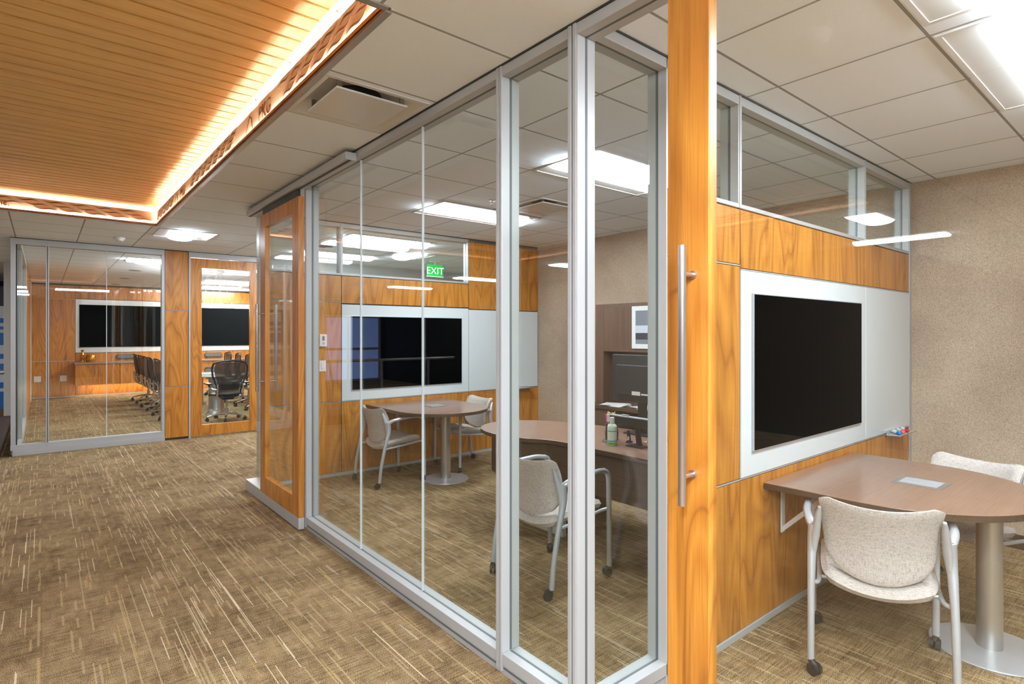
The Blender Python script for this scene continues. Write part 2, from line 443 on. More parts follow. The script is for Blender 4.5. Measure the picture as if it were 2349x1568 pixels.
def thing(name, label, cat, loc=(0, 0, 0), rz=0, group=None, kind=None):
    o = bpy.data.objects.new(name, None); COL.objects.link(o)
    o.empty_display_size = .1; o.location = loc; o.rotation_euler = (0, 0, rz)
    return tag(o, label, cat, group, kind)

def struct(name, label, cat): return thing(name, label, cat, kind='structure')

KIDS = {}
def copy_tree(o, parent=None):
    c = o.copy(); COL.objects.link(c)
    if parent is not None: c.parent = parent
    for ch in list(o.children): copy_tree(ch, c)
    return c

def text_mesh(txt, size, depth, name, mat, parent, loc, rot, align='CENTER'):
    cu = bpy.data.curves.new('lettering', 'FONT'); cu.body = txt; cu.size = size; cu.extrude = depth; cu.align_x = align
    t = bpy.data.objects.new('lettering', cu); COL.objects.link(t)
    dg = bpy.context.evaluated_depsgraph_get()
    me = bpy.data.meshes.new_from_object(t.evaluated_get(dg)); me.name = name
    bpy.data.objects.remove(t); bpy.data.curves.remove(cu)
    me.materials.clear(); me.materials.append(M[mat])
    o = bpy.data.objects.new(name, me); COL.objects.link(o); o.parent = parent; o.location = loc; o.rotation_euler = rot
    return o

# ------------------------------------------------------------------ shell: floor, ceiling, solid walls
XA = 1.59      # corridor face of the glazed fronts
YB, YT, YD, YE = 1.48, 5.93, 9.45, 17.48   # huddle room media wall, office media wall, conference front, conference back
XC = 5.37      # concrete wall
o = MB().box(-6, 8, -6.2, 18.2, -.1, 0).build('floor', 'carpet'); tag(o, 'brown striated carpet tiles with pale dashes across the whole floor', 'floor', kind='structure')
# ceiling in slabs that leave the canopy opening free
cl = struct('ceiling', 'pale grey tiled ceiling with thin dark grid lines', 'ceiling')
CX0, CX1, CY0, CY1 = -2.9, .985, 1.935, 7.43
HOLES = [(1.035, 1.549, 2.600, 3.114), (3.443, 3.957, 3.743, 4.257)]
for i, (a, b, c, d) in enumerate(((CX1+.022, 8, -6.2, 18.2), (-6, CX0-.022, -6.2, 18.2), (CX0-.022, CX1+.022, -6.2, CY0-.022), (CX0-.022, CX1+.022, CY1+.022, 18.2))):
    m = MB(); hs = [h for h in HOLES if a < h[0] and h[1] < b and c < h[2] and h[3] < d]
    xs = sorted({a, b, *[v for h in hs for v in h[:2]]}); ys = sorted({c, d, *[v for h in hs for v in h[2:]]})
    for p, q in zip(xs, xs[1:]):
        for r, t_ in zip(ys, ys[1:]):
            if not any(h[0] <= p and q <= h[1] and h[2] <= r and t_ <= h[3] for h in hs): m.box(p, q, r, t_, CEIL, CEIL+.1)
    m.build('tile_field', 'tile', cl)

o = MB().box(XC, XC+.25, -2.2, YT+.1, 0, CEIL).build('wall_right', 'concrete'); tag(o, 'brown sandy exposed aggregate concrete wall at the back of the rooms', 'wall', kind='structure')
o = box('baseboard_right', 'dark_base', XC-.015, XC, -2.2, YB, 0, .10); tag(o, 'dark brown base strip at the foot of the concrete wall behind far chair', 'baseboard', kind='structure')
o = MB().box(1.64, XC, -2.32, -2.2, 0, CEIL).build('wall_near', 'grey_wall'); tag(o, 'plain grey end wall of the small meeting room', 'wall', kind='structure')
o = MB().box(2.70, 8, YD, YD+.1, 0, CEIL).build('wall_cross', 'grey_wall'); tag(o, 'grey wall along the cross corridor seen through the clerestory', 'wall', kind='structure')
o = box('trim_1', 'white_wall', 2.70, 8, YD-.02, YD, 2.52, 2.58); tag(o, 'white header trim on the grey cross corridor wall', 'trim', kind='structure')
o = MB().box(7.6, 7.7, YT+.1, YD, 0, CEIL).build('wall_end', 'grey_wall'); tag(o, 'grey wall closing the cross corridor behind the exit sign', 'wall', kind='structure')

# ------------------------------------------------------------------ glazed front A (office), plane x = 1.59..1.69
FD = .10   # frame depth
def hrail_y(par, name, y0, y1, z0, z1, x0=XA, x1=XA+FD):
    """horizontal aluminium rail along Y with a gasket line where the pane enters it"""
    b = MB(); m = (x0+x1)/2
    b.box(x0, m-.006, y0, y1, z0, z1, .002); b.box(m+.006, x1, y0, y1, z0, z1, .002)
    r = b.build(name, 'alu', par)
    MB().box(m-.006, m+.006, y0, y1, z0+.002, z1-.002).build('gasket', 'gasket', r)
    return r
def vpost_y(par, name, y0, y1, z0, z1, x0=XA, x1=XA+FD):
    return hrail_y(par, name, y0, y1, z0, z1, x0, x1)
def hrail_x(par, name, x0, x1, z0, z1, y0, y1):
    b = MB(); m = (y0+y1)/2
    b.box(x0, x1, y0, m-.006, z0, z1, .002); b.box(x0, x1, m+.006, y1, z0, z1, .002)
    r = b.build(name, 'alu', par)
    MB().box(x0, x1, m-.006, m+.006, z0+.002, z1-.002).build('gasket', 'gasket', r)
    return r

ZH0, ZH1 = 2.688, 2.732     # head rail
ZS0, ZS1 = .045, .098      # sill rail
wa = struct('window_1', 'silver framed floor to ceiling glass front of the middle office', 'glass wall')
MB().box(XA-.004, XA+FD+.004, -2.2, 5.98, ZH1, CEIL).build('shadow_gap', 'alu_dark', wa)
plin = MB().box(XA+.010, XA+FD-.010, 1.58, 4.475, 0, ZS0, .002).build('plinth', 'alu', wa)
MB().box(XA+.006, XA+.012, 1.58, 4.475, .028, .033).build('plinth_groove', 'gasket', plin)
# bays
hrail_y(wa, 'head_rail', 2.035, 4.455, ZH0, ZH1); hrail_y(wa, 'head_rail', 1.578, 1.995, ZH0, ZH1)
hrail_y(wa, 'head_rail', -2.2, 1.537, ZH0, ZH1)
hrail_y(wa, 'sill_rail', 2.035, 4.455, ZS0, ZS1); hrail_y(wa, 'sill_rail', 1.578, 1.995, ZS0, ZS1)
vpost_y(wa, 'jamb', 4.450, 4.458, ZS1, ZH0); vpost_y(wa, 'jamb', 1.995, 2.003, ZS1, ZH0); vpost_y(wa, 'jamb', 1.530, 1.540, 0, ZH0)
# slim fins, in pairs with a dark gap between them
for a, b in ((4.458, 4.478), (2.018, 2.036), (1.996, 2.012), (1.562, 1.579), (1.536, 1.553)):
    MB().box(XA-.004, XA+FD, a, b, 0.02, ZH1, .001).build('mullion_fin', 'alu', wa)
for a, b in ((2.012, 2.018), (1.553, 1.562)):
    MB().box(XA+.004, XA+FD, a, b, 0.02, ZH1).build('mullion_gap', 'gasket', wa)
xg0, xg1 = XA+.045, XA+.055
for a, b in ((2.035, 2.766), (2.772, 3.566), (3.572, 4.455), (1.57, 2.0)):
    MB().box(xg0, xg1, a, b, ZS1-.03, ZH0+.03).build('glass_pane', 'glass', wa)
for y in (2.769, 3.569):
    MB().box(xg0-.001, xg1+.001, y-.004, y+.004, ZS1, ZH0).build('glass_joint', 'joint', wa)

# fixed glass past the sliding door
wb = struct('window_2', 'clear fixed glass panel with free edge beyond the far sliding door', 'glass panel')
MB().box(XA-.05, XA+.10, 5.47, 5.98, .0, .105, .003).build('plinth', 'alu', wb)
MB().box(xg0, xg1, 5.46, 5.97, .10, ZH0).build('glass_pane', 'glass', wb)
MB().box(XA, XA+FD, 4.475, 5.98, ZH0, ZH1, .002).build('head_rail', 'alu', wb)

# ------------------------------------------------------------------ sliding wood doors in front of the glazing
def sliding_door(name, label, y0, y1, handle_y, x0=1.53, x1=1.575, foot=True, zr=2.483):
    t = struct(name, label, 'sliding door')
    t['kind'] = 'structure'
    sw = .145
    zb = .10 if foot else .02
    top, zbr = max(2.60, zr+.11), .253
    MB().box(x0, x1, y0, y0+sw, zb, top, .003).build('stile', 'wood', t)
    MB().box(x0, x1, y1-sw, y1, zb, top, .003).build('stile', 'wood', t)
    MB().box(x0, x1, y0+sw, y1-sw, zr, top, .002).build('top_rail', 'wood', t)
    MB().box(x0, x1, y0+sw, y1-sw, zb, zbr, .002).build('bottom_rail', 'wood', t)
    m = (x0+x1)/2
    MB().box(m-.004, m+.004, y0+sw-.01, y1-sw+.01, zbr-.01, zr+.01).build('glass_pane', 'door_glass', t)
    if foot:
        MB().box(x0, x1, y0, y1, .012, zb, .003).build('foot_rail', 'alu', t)
    for s, xh, xf in ((-1, x0-.06, x0), (1, x1+.06, x1)):
        h = MB().tube([(xh, handle_y, 1.02), (xh, handle_y, 1.795)], .0118, 20).build('handle', 'warm_steel', t)
        for z in (1.105, 1.711):
            MB().tube([(xh, handle_y, z), (xf+.0*s, handle_y, z)], .0075, 14).build('standoff', 'warm_steel', h)
            MB().tube([(xf+s*.008, handle_y, z), (xf, handle_y, z)], .0125, 16).build('rosette', 'warm_steel', h)
    return t
d1 = sliding_door('door_1', 'near sliding teak door with long steel pull, cut by the picture top', -.02, 1.078, .985, zr=2.55)
d2 = sliding_door('door_2', 'far teak framed sliding glass door hung on a ceiling track', 4.452, 5.456, 5.34)
trk = struct('trim_2', 'grey aluminium sliding track above the far wood framed door', 'door track')
MB().box(1.512, 1.586, 3.52, 5.85, 2.662, 2.712, .002).build('track_body', 'alu', trk)
MB().box(1.535, 1.555, 3.53, 5.85, 2.659, 2.664).build('track_slot', 'alu_dark', trk)
MB().box(1.538, 1.562, 4.50, 5.41, 2.595, 2.664).build('hanger', 'alu_dark', trk)

# ------------------------------------------------------------------ media walls (planes parallel to X)
def panel_x(par, x0, x1, y, z0, z1, mat='wood', name='wood_panel', th=.02):
    g = .002
    cx, cz = (x0+x1)/2, (z0+z1)/2
    return MB().box(x0+g-cx, x1-g-cx, 0, th, z0+g-cz, z1-g-cz, .0015).build(name, mat, par, loc=(cx, y, cz))
def clerestory_bay(par, x0, x1, y, z0=2.165, z1=2.73, glass_on=True, d=.10):
    """four-sided silver frame with a pane in its middle"""
    f = .045
    hrail_x(par, 'clerestory_head', x0, x1, z1-f-.0, z1, y, y+d)
    hrail_x(par, 'clerestory_sill', x0, x1, z0, z0+.022, y, y+d)
    hrail_x(par, 'clerestory_jamb', x0, x0+.010, z0+.022, z1-f, y, y+d)
    hrail_x(par, 'clerestory_jamb', x1-.010, x1, z0+.022, z1-f, y, y+d)
    MB().box(x0+.005, x1-.005, y+d/2-.005, y+d/2+.005, z0+.015, z1-f+.01).build('glass_pane', 'glass', par)
def reveal_h(par, x0, x1, y, z, h=.006):
    MB().box(x0, x1, y-.0006, y+.02, z-h/2, z+h/2).build('reveal_strip', 'alu', par)
def reveal_v(par, x, y, z0, z1, mat='alu_dark', wd=.007):
    MB().box(x-wd/2, x+wd/2, y+.004, y+.02, z0, z1).build('reveal_strip', mat, par)

wB = struct('wall_media', 'teak panelled media wall of the near meeting room with white glass board', 'wall')
yb = YB
MB().box(2.10, 5.316, yb+.02, yb+.08, 0.0, 2.165).build('wall_core', 'gasket', wB)
# full-height glass bay next to the corner
MB().box(1.69, 5.37, yb-.004, yb+.104, ZH1, CEIL).build('shadow_gap', 'alu_dark', wB)
hrail_x(wB, 'head_rail', 1.69, 2.10, ZH0, ZH1, yb, yb+.1)
hrail_x(wB, 'sill_rail', 1.69, 2.10, ZS0, ZS1, yb, yb+.1)
MB().box(1.69, 2.10, yb+.012, yb+.088, 0, ZS0, .002).build('plinth', 'alu', wB)
hrail_x(wB, 'jamb', 2.092, 2.10, 0, ZH1, yb, yb+.1)
MB().box(1.685, 2.10, yb+.045, yb+.055, ZS1-.02, ZH0+.02).build('glass_pane', 'glass', wB)
# teak panels, left column
for a, b in ((.035, .79), (.80, 1.872), (1.88, 2.16)): panel_x(wB, 2.10, 2.712, yb, a, b)
reveal_h(wB, 2.10, 2.712, yb, .795); reveal_h(wB, 2.10, 2.712, yb, 1.876)
reveal_v(wB, 2.714, yb, .03, 2.165)
# middle and right columns
for a, b in ((2.716, 4.391), (4.395, 5.316)):
    panel_x(wB, a, b, yb, 1.862, 2.16); panel_x(wB, a, b, yb, .035, .79)
reveal_v(wB, 4.393, yb, .03, .79); reveal_v(wB, 4.393, yb, 1.86, 2.16)
reveal_h(wB, 2.716, 5.316, yb, 1.858, .005); reveal_h(wB, 2.716, 5.316, yb, .796, .006)
panel_x(wB, 2.717, 4.391, yb-.003, .80, 1.855, 'white_board', 'glass_board', .022)
panel_x(wB, 4.395, 5.314, yb-.003, .80, 1.855, 'white_board', 'glass_board', .022)
MB().box(2.10, 5.37, yb-.006, yb+.02, 0, .034, .002).build('base_strip', 'alu', wB)
MB().box(5.318, XC, yb-.004, yb+.10, 0, ZH1, .002).build('end_post', 'alu', wB)
clerestory_bay(wB, 2.10, 2.706, yb); clerestory_bay(wB, 2.722, 4.385, yb); clerestory_bay(wB, 4.401, 5.318, yb)
for x in (2.706, 4.385):
    MB().box(x, x+.016, yb-.003, yb+.1, 2.165, ZH1, .001).build('mullion', 'alu', wB)

wT = struct('wall_far', 'teak panelled media wall of the middle office under a clerestory window', 'wall')
yt = YT
MB().box(1.70, XC, yt+.02, yt+.08, 0, 2.165).build('wall_core', 'gasket', wT)
MB().box(4.18, XC, yt+.02, yt+.08, 2.165, ZH1).build('wall_core', 'gasket', wT)
MB().box(1.59, XC, yt-.004, yt+.104, ZH1, CEIL).build('shadow_gap', 'alu_dark', wT)
MB().box(1.655, 1.70, yt-.004, yt+.09, 0, ZH1, .002).build('end_post', 'alu', wT)
for a, b in ((.035, .79), (.80, 1.872), (1.88, 2.16)): panel_x(wT, 1.70, 2.496, yt, a, b)
reveal_h(wT, 1.70, 2.496, yt, .795); reveal_h(wT, 1.70, 2.496, yt, 1.876)
reveal_v(wT, 2.498, yt, .03, 2.165)
panel_x(wT, 2.50, 4.178, yt, 1.862, 2.16); panel_x(wT, 2.50, 4.178, yt, .035, .79)
panel_x(wT, 4.182, XC, yt, 1.845, 2.70); panel_x(wT, 4.182, XC, yt, .035, .79)
reveal_v(wT, 4.18, yt, .03, .79); reveal_v(wT, 4.18, yt, 1.85, 2.70)
reveal_h(wT, 2.50, XC, yt, .796, .006)
panel_x(wT, 2.501, 4.178, yt-.003, .80, 1.852, 'white_board', 'glass_board', .022)
panel_x(wT, 4.182, XC-.01, yt-.003, .80, 1.838, 'white_board', 'glass_board', .022)
MB().box(1.70, XC, yt-.006, yt+.02, 0, .034, .002).build('base_strip', 'alu', wT)
clerestory_bay(wT, 1.70, 2.49, yt); clerestory_bay(wT, 2.506, 4.178, yt)
MB().box(2.49, 2.506, yt-.003, yt+.1, 2.165, ZH1, .001).build('mullion', 'alu', wT)

# ------------------------------------------------------------------ conference room shell
wD = struct('window_3', 'glass front of the conference room with teak column panel', 'glass wall')
yd = YD
MB().box(-.31, 2.70, yd-.004, yd+.104, ZH1, CEIL).build('shadow_gap', 'alu_dark', wD)
hrail_x(wD, 'head_rail', -.31, 1.352, 2.655, ZH1, yd, yd+.1)
hrail_x(wD, 'sill_rail', -.31, 1.352, .07, .135, yd, yd+.1)
MB().box(-.29, 1.352, yd-.02, yd+.08, 0, .07, .002).build('plinth', 'alu', wD)
MB().box(-.307, -.258, yd, yd+.1, .135, 2.655, .002).build('corner_post', 'alu', wD)
MB().box(-.258, -.245, yd+.02, yd+.08, .135, 2.655).build('corner_gap', 'alu_dark', wD)
MB().box(.034, .046, yd-.003, yd+.1, .05, ZH1, .001).build('mullion', 'alu', wD)
MB().box(.053, .066, yd-.003, yd+.1, .05, ZH1, .001).build('mullion', 'alu', wD)
MB().box(.046, .053, yd+.003, yd+.1, .05, ZH1).build('mullion_gap', 'alu_dark', wD)
MB().box(1.314, 1.352, yd, yd+.1, .135, 2.655, .002).build('mullion', 'alu', wD)
for a, b in ((-.25, .034), (.066, .672), (.678, 1.314)):
    MB().box(a, b, yd+.045, yd+.055, .12, 2.67).build('glass_pane', 'glass', wD)
MB().box(.671, .679, yd+.044, yd+.056, .135, 2.655).build('glass_joint', 'joint', wD)
for a, b in ((.03, .76), (.768, 1.862), (1.87, 2.725)): panel_x(wD, 1.354, 1.652, yd, a, b, th=.06)
for z in (.764, 1.866): reveal_h(wD, 1.354, 1.652, yd, z)
MB().box(1.352, 1.66, yd+.06, yd+.1, 0, 2.725).build('column_core', 'gasket', wD)
MB().box(1.655, 1.678, yd-.006, yd+.1, 0, 2.66, .002).build('door_jamb', 'alu', wD)
MB().box(1.655, 2.70, yd-.004, yd+.1, 2.655, ZH1, .002).build('head_rail', 'alu', wD)
MB().box(2.66, 2.70, yd-.006, yd+.1, 0, 2.66, .002).build('door_jamb', 'alu', wD)

d3 = struct('door_3', 'teak conference room door with tall glass light in its middle', 'door')
X0, X1, G0, G1 = 1.682, 2.655, 1.827, 2.496
MB().box(X0, G0, yd+.0, yd+.045, .02, 2.645, .002).build('stile', 'wood', d3)
MB().box(G1, X1, yd+.0, yd+.045, .02, 2.645, .002).build('stile', 'wood', d3)
MB().box(G0, G1, yd+.0, yd+.045, 2.508, 2.645, .002).build('top_rail', 'wood', d3)
MB().box(G0, G1, yd+.0, yd+.045, .02, .178, .002).build('bottom_rail', 'wood', d3)
MB().box(G0-.01, G1+.01, yd+.019, yd+.027, .17, 2.515).build('glass_pane', 'door_glass', d3)
for z in (1.05, 1.75):
    pass
MB().tube([(2.585, yd-.055, .95), (2.585, yd-.055, 1.65)], .011, 14).build('handle', 'warm_steel', d3)
MB().box(2.05, 2.20, yd-.012, yd, 2.635, 2.655, .001).build('closer', 'steel', d3)

# left side glazing and teak of the conference room
wL = struct('wall_left', 'side wall of the conference room, glass bay then teak panel', 'wall')
xl = -.307
MB().box(xl, xl+.1, yd+.1, 17.5, ZH1, CEIL).build('shadow_gap', 'alu_dark', wL)
hrail_y(wL, 'head_rail', yd+.1, 12.6, 2.655, ZH1, xl, xl+.1); hrail_y(wL, 'sill_rail', yd+.1, 12.6, .0, .135, xl, xl+.1)
vpost_y(wL, 'mullion', yd+.55, yd+.60, .135, 2.655, xl, xl+.1)
vpost_y(wL, 'mullion', 12.5, 12.6, .135, 2.655, xl, xl+.1)
for a, b in ((yd+.1, yd+.55), (yd+.60, 12.5)):
    MB().box(xl+.045, xl+.055, a, b, .12, 2.67).build('glass_pane', 'glass', wL)
MB().box(xl, xl+.1, 12.6, 16.6, 0, ZH1).build('wood_panel', 'wood', wL)
MB().box(xl-.02, xl+.11, 16.6, YE, 0, ZH1, .002).build('end_post', 'white_wall', wL)

wE = struct('wall_back', 'teak panelled back wall of the conference room with white glass band', 'wall')
ye = YE
MB().box(-.5, 6, ye+.02, ye+.12, 0, CEIL).build('wall_core', 'gasket', wE)
for a, b in ((.03, .868), (.876, 2.36), (2.368, 2.70)): panel_x(wE, -.2, .616, ye, a, b)
for z in (.872, 2.364): reveal_h(wE, -.2, .616, ye, z, .01)
for a, b in ((.62, 2.0), (2.0, 3.4), (3.4, 4.9), (4.9, 6)):
    panel_x(wE, a, b, ye, 2.385, 2.70); panel_x(wE, a, b, ye, .03, 1.055)
    panel_x(wE, a, b, ye-.003, 1.065, 2.375, 'white_board', 'glass_board', .022)
MB().box(-.3, 6, ye-.008, ye+.02, 0, .03).build('base_strip', 'alu', wE)
MB().box(-.5, 6, ye-.004, ye+.02, 2.70, CEIL).build('shadow_gap', 'alu_dark', wE)
o = MB().box(6, 6.1, YD+.1, YE, 0, CEIL).build('wall_east', 'wood'); tag(o, 'teak side wall closing the conference room behind the right chairs', 'wall', kind='structure')

# ------------------------------------------------------------------ wood slat canopy with glowing cove
cn = thing('ceiling_canopy', 'recessed orange wood slat canopy with glowing wave pattern fascia', 'canopy', kind='thing')
ZSL = 2.935
b = MB()
pitch, wd = .1172, .101
y = CY0+.01
while y < CY1:
    y1 = min(y+wd, CY1); b.box(CX0, CX1-.018, y, y1, ZSL, ZSL+.018, .0015); y += pitch
b.build('slat', 'slat', cn)
MB().box(CX0, CX1, CY0, CY1, ZSL+.03, ZSL+.05).build('backing_board', 'black', cn)
def wave(pts_n, x0, ln, z, amp, th):
    up, dn = [], []
    for i in range(pts_n+1):
        t = i/pts_n
        c = z + amp*math.sin(2*PI*t)*(-1) - .012*(t-.5)*2
        h = th*math.sin(PI*t)**1.2 + .0006
        up.append((x0+t*ln, c+h)); dn.append((x0+t*ln, c-h))
    return up + dn[::-1]
def fascia(along, fixed, a0, a1, sgn, gaps=()):
    """along: 'X' or 'Y'; fixed: the plane; sgn: +1 when the room side lies at smaller values"""
    pl = 'XZ' if along == 'X' else 'YZ'
    def slab(f0, f1, z0, z1, name, mat, bev=.001, aa=a0, bb=a1, par=cn):
        lo, hi = sorted((fixed+sgn*f0, fixed+sgn*f1))
        m = MB()
        m.box(aa, bb, lo, hi, z0, z1, bev) if along == 'X' else m.box(lo, hi, aa, bb, z0, z1, bev)
        return m.build(name, mat, par)
    slab(-.002, .028, 2.733, 2.740, 'edge_trim', 'steel')
    slab(-.013, -.008, 2.738, 2.760, 'wood_lip', 'lip')
    slab(-.013, .01, 2.738, 2.744, 'ledge', 'lip')
    p = slab(.0, .012, 2.744, 2.885, 'wave_panel', 'fascia')
    # fine corrugation of the panel
    m = MB(); n = int((a1-a0)/.012)
    prof = [(0, 2.885), (-.026, 2.934), (-.026, 2.938), (.012, 2.938), (.012, 2.885)]
    m = MB()
    if along == 'Y': m.prism([(fixed+sgn*a_, z_) for a_, z_ in prof], a0, a1, 'XZ')
    else: m.prism([(fixed+sgn*a_, z_) for a_, z_ in prof], a0, a1, 'YZ')
    m.build('top_band', 'fascia_top', cn)
    slab(-.0072, -.0022, 2.746, 2.7525, 'led_strip', 'cove', 0)
    m = MB(); k = 0
    for row, z in enumerate((2.866, 2.830, 2.794)):
        x = a0 + .03 + row*.068
        while x + .19 < a1 - .01:
            if not any(g0 < x+.19 and x < g1 and r0 <= row <= r1 for g0, g1, r0, r1 in gaps):
                lo, hi = sorted((fixed-sgn*.0025, fixed))
                m.prism(wave(14, x, .185, z, .009, .0052), lo, hi, pl)
            x += .205
    m.build('wave_pattern', 'cutout', p)
    return p
pR = fascia('Y', CX1, CY0, CY1, 1, gaps=((3.18, 3.95, 0, 2), (5.6, 6.25, 0, 2)))
pF = fascia('X', CY1, CX0, CX1, 1, gaps=((-.95, -.15, 2, 2),))
pL = fascia('Y', CX0, CY0, CY1, -1)
pN = fascia('X', CY0, CX0, CX1, -1)
# cut-out lettering between the waves
text_mesh('PKG', .125, .0012, 'lettering', 'cutout', pR, (CX1-.0015, 3.42, 2.775), (PI/2, 0, -PI/2), 'CENTER')
text_mesh('PKG', .125, .0012, 'lettering', 'cutout', pR, (CX1-.0015, 5.9, 2.775), (PI/2, 0, -PI/2), 'CENTER')
text_mesh('inc.', .075, .0012, 'lettering', 'cutout', pF, (-.30, CY1-.0015, 2.785), (PI/2, 0, 0), 'CENTER')
for yy in (3.72, 6.2):
    m = MB()
    m.tube([(CX1-.001, yy+.10-.0*i, 2.77) for i in (0,)]+[(CX1-.001, yy+.06, 2.81), (CX1-.001, yy+.01, 2.868), (CX1-.001, yy-.03, 2.845), (CX1-.001, yy-.05, 2.765)], [.002, .005, .006, .006, .003], 8, True, (.35, 1))
    m.build('peak_mark', 'cutout', pR)
for yy in (2.35, 2.95, 3.55, 4.15, 4.75, 5.35):
    MB().tube([(CX1-.012, yy, 2.911), (CX1-.0155, yy, 2.909)], .005, 12).build('screw_head', 'steel', cn)

# ------------------------------------------------------------------ ceiling fittings
def troffer(x0, x1, y0, y1, label, group=None, lamp='lamp'):
    cx, cy = (x0+x1)/2, (y0+y1)/2; hx, hy = (x1-x0)/2, (y1-y0)/2
    t = thing('ceiling_light', label, 'ceiling light', (cx, cy, CEIL), 0, group)
    m = MB(); e = .022
    m.box(-hx, hx, -hy, -hy+e, -.008, 0, .001); m.box(-hx, hx, hy-e, hy, -.008, 0, .001)
    m.box(-hx, -hx+e, -hy+e, hy-e, -.008, 0, .001); m.box(hx-e, hx, -hy+e, hy-e, -.008, 0, .001)
    m.build('frame', 'white_metal', t)
    # white wings on both long sides, bowed lens between them
    lx, ly = (hx-e, (hy-e)*.52) if hx >= hy else ((hx-e)*.52, hy-e)
    for sg in (-1, 1):
        m = MB()
        if hx >= hy: m.box(-hx+e, hx-e, *sorted((sg*ly, sg*(hy-e))), -.004, 0)
        else: m.box(*sorted((sg*lx, sg*(hx-e))), -hy+e, hy-e, -.004, 0)
        m.build('reflector', 'white_metal', t)
    m = MB(); n = 12; vs = []
    for i in range(n+1):
        q = -1+2*i/n; z = -.004 - .040*(1-q*q)**.5
        vs.append([m.bm.verts.new((k*lx, q*ly, z) if hx >= hy else (q*lx, k*ly, z)) for k in (-1, 1)])
    for i in range(n): m.bm.faces.new((vs[i][0], vs[i][1], vs[i+1][1], vs[i+1][0]))
    m.bm.faces.new([v[0] for v in vs]); m.bm.faces.new([v[1] for v in vs][::-1])
    m.smooth = True
    m.build('diffuser', lamp, t)
    return t
G_L = None
troffer(2.82, 4.02, 4.39, 4.99, 'long lit ceiling light above the desk end near the office media wall')
troffer(2.79, 4.00, 2.53, 3.14, 'large lit ceiling light over the middle of the office desk')
troffer(2.79, 4.00, .085, .69, 'bright ceiling light above the small meeting room table')
troffer(2.06, 2.665, .085, .69, 'square ceiling light cut by the picture top near the sliding door')
troffer(1.03, 1.635, 7.56, 8.19, 'square lit ceiling light in the corridor before the conference front')
troffer(1.04, 2.24, 10.75, 11.34, 'lit ceiling light just inside the conference room glass')
troffer(2.88, 4.08, 6.50, 7.10, 'lit ceiling light in the cross corridor nearest the clerestory')
troffer(4.08, 4.69, 7.50, 8.12, 'square lit ceiling light in the cross corridor beside the exit sign')
troffer(2.88, 4.08, 8.20, 8.80, 'lit ceiling light in the cross corridor nearest the grey wall')
troffer(2.6, 3.9, 14.68, 15.0, 'slim lit ceiling light over the conference table middle', lamp='slim_lamp')
troffer(2.9, 4.4, 16.4, 16.72, 'slim lit ceiling light in front of the conference screens', lamp='slim_lamp')
troffer(.25, 1.46, -.80, -.19, 'added unseen fill light in the corridor behind the viewpoint', lamp='added_fill_lamp')  # added out of view to brighten the near door stile
troffer(-1.5, -.29, -.5, .1, 'added unseen fill light in the lobby behind the viewpoint, nearest the canopy', lamp='added_fill_lamp')  # fill added behind the camera to lift the corridor
troffer(-4.7, -3.5, -2.5, -1.9, 'added unseen lobby fill light far behind the viewpoint on the left', lamp='added_fill_lamp')  # unseen fill added to feed more light into the lobby
troffer(-1.5, -.29, -4.0, -3.4, 'added unseen fill light near the lobby back wall', lamp='added_fill_lamp')  # another unseen fill, added for overall corridor brightness
troffer(-1.5, -.29, -2.4, -1.8, 'added unseen fill light in the lobby behind the viewpoint, farthest from the canopy', lamp='added_fill_lamp')  # unseen fill added in line with the two beside it
troffer(-3.85, -3.25, 1.9, 2.5, 'lobby ceiling light beyond the canopy, mirrored in the near door glass')
troffer(-5.5, -5.0, 1.9, 2.95, 'lobby ceiling light beside the added dark side wall')
for yy, nm in ((6.8, 'nearest'), (9.8, 'second'), (12.8, 'farthest')):  # row of unseen lights added to light the corridor from the left
    troffer(-4.7, -3.5, yy, yy+.6, f'added unseen lobby fill light beyond the wood canopy, {nm} from the viewpoint')
for x, y in ((1.365, 12.92), (1.386, 14.9), (1.40, 16.82)):
    t = thing('downlight', {12.92: 'round recessed downlight nearest the conference room glass', 14.9: 'middle round recessed downlight of three in the conference ceiling', 16.82: 'round recessed downlight nearest the teak back wall'}[y], 'downlight', (x, y, CEIL), 0, 'downlights in the conference ceiling')
    MB().lathe([(.105, -.006), (.105, 0), (.085, 0), (.085, -.006)], n=24).build('trim_ring', 'white_metal', t)
    MB().lathe([(.083, -.004), (.083, -.002)], n=24).build('lens', 'spot_lamp', t)

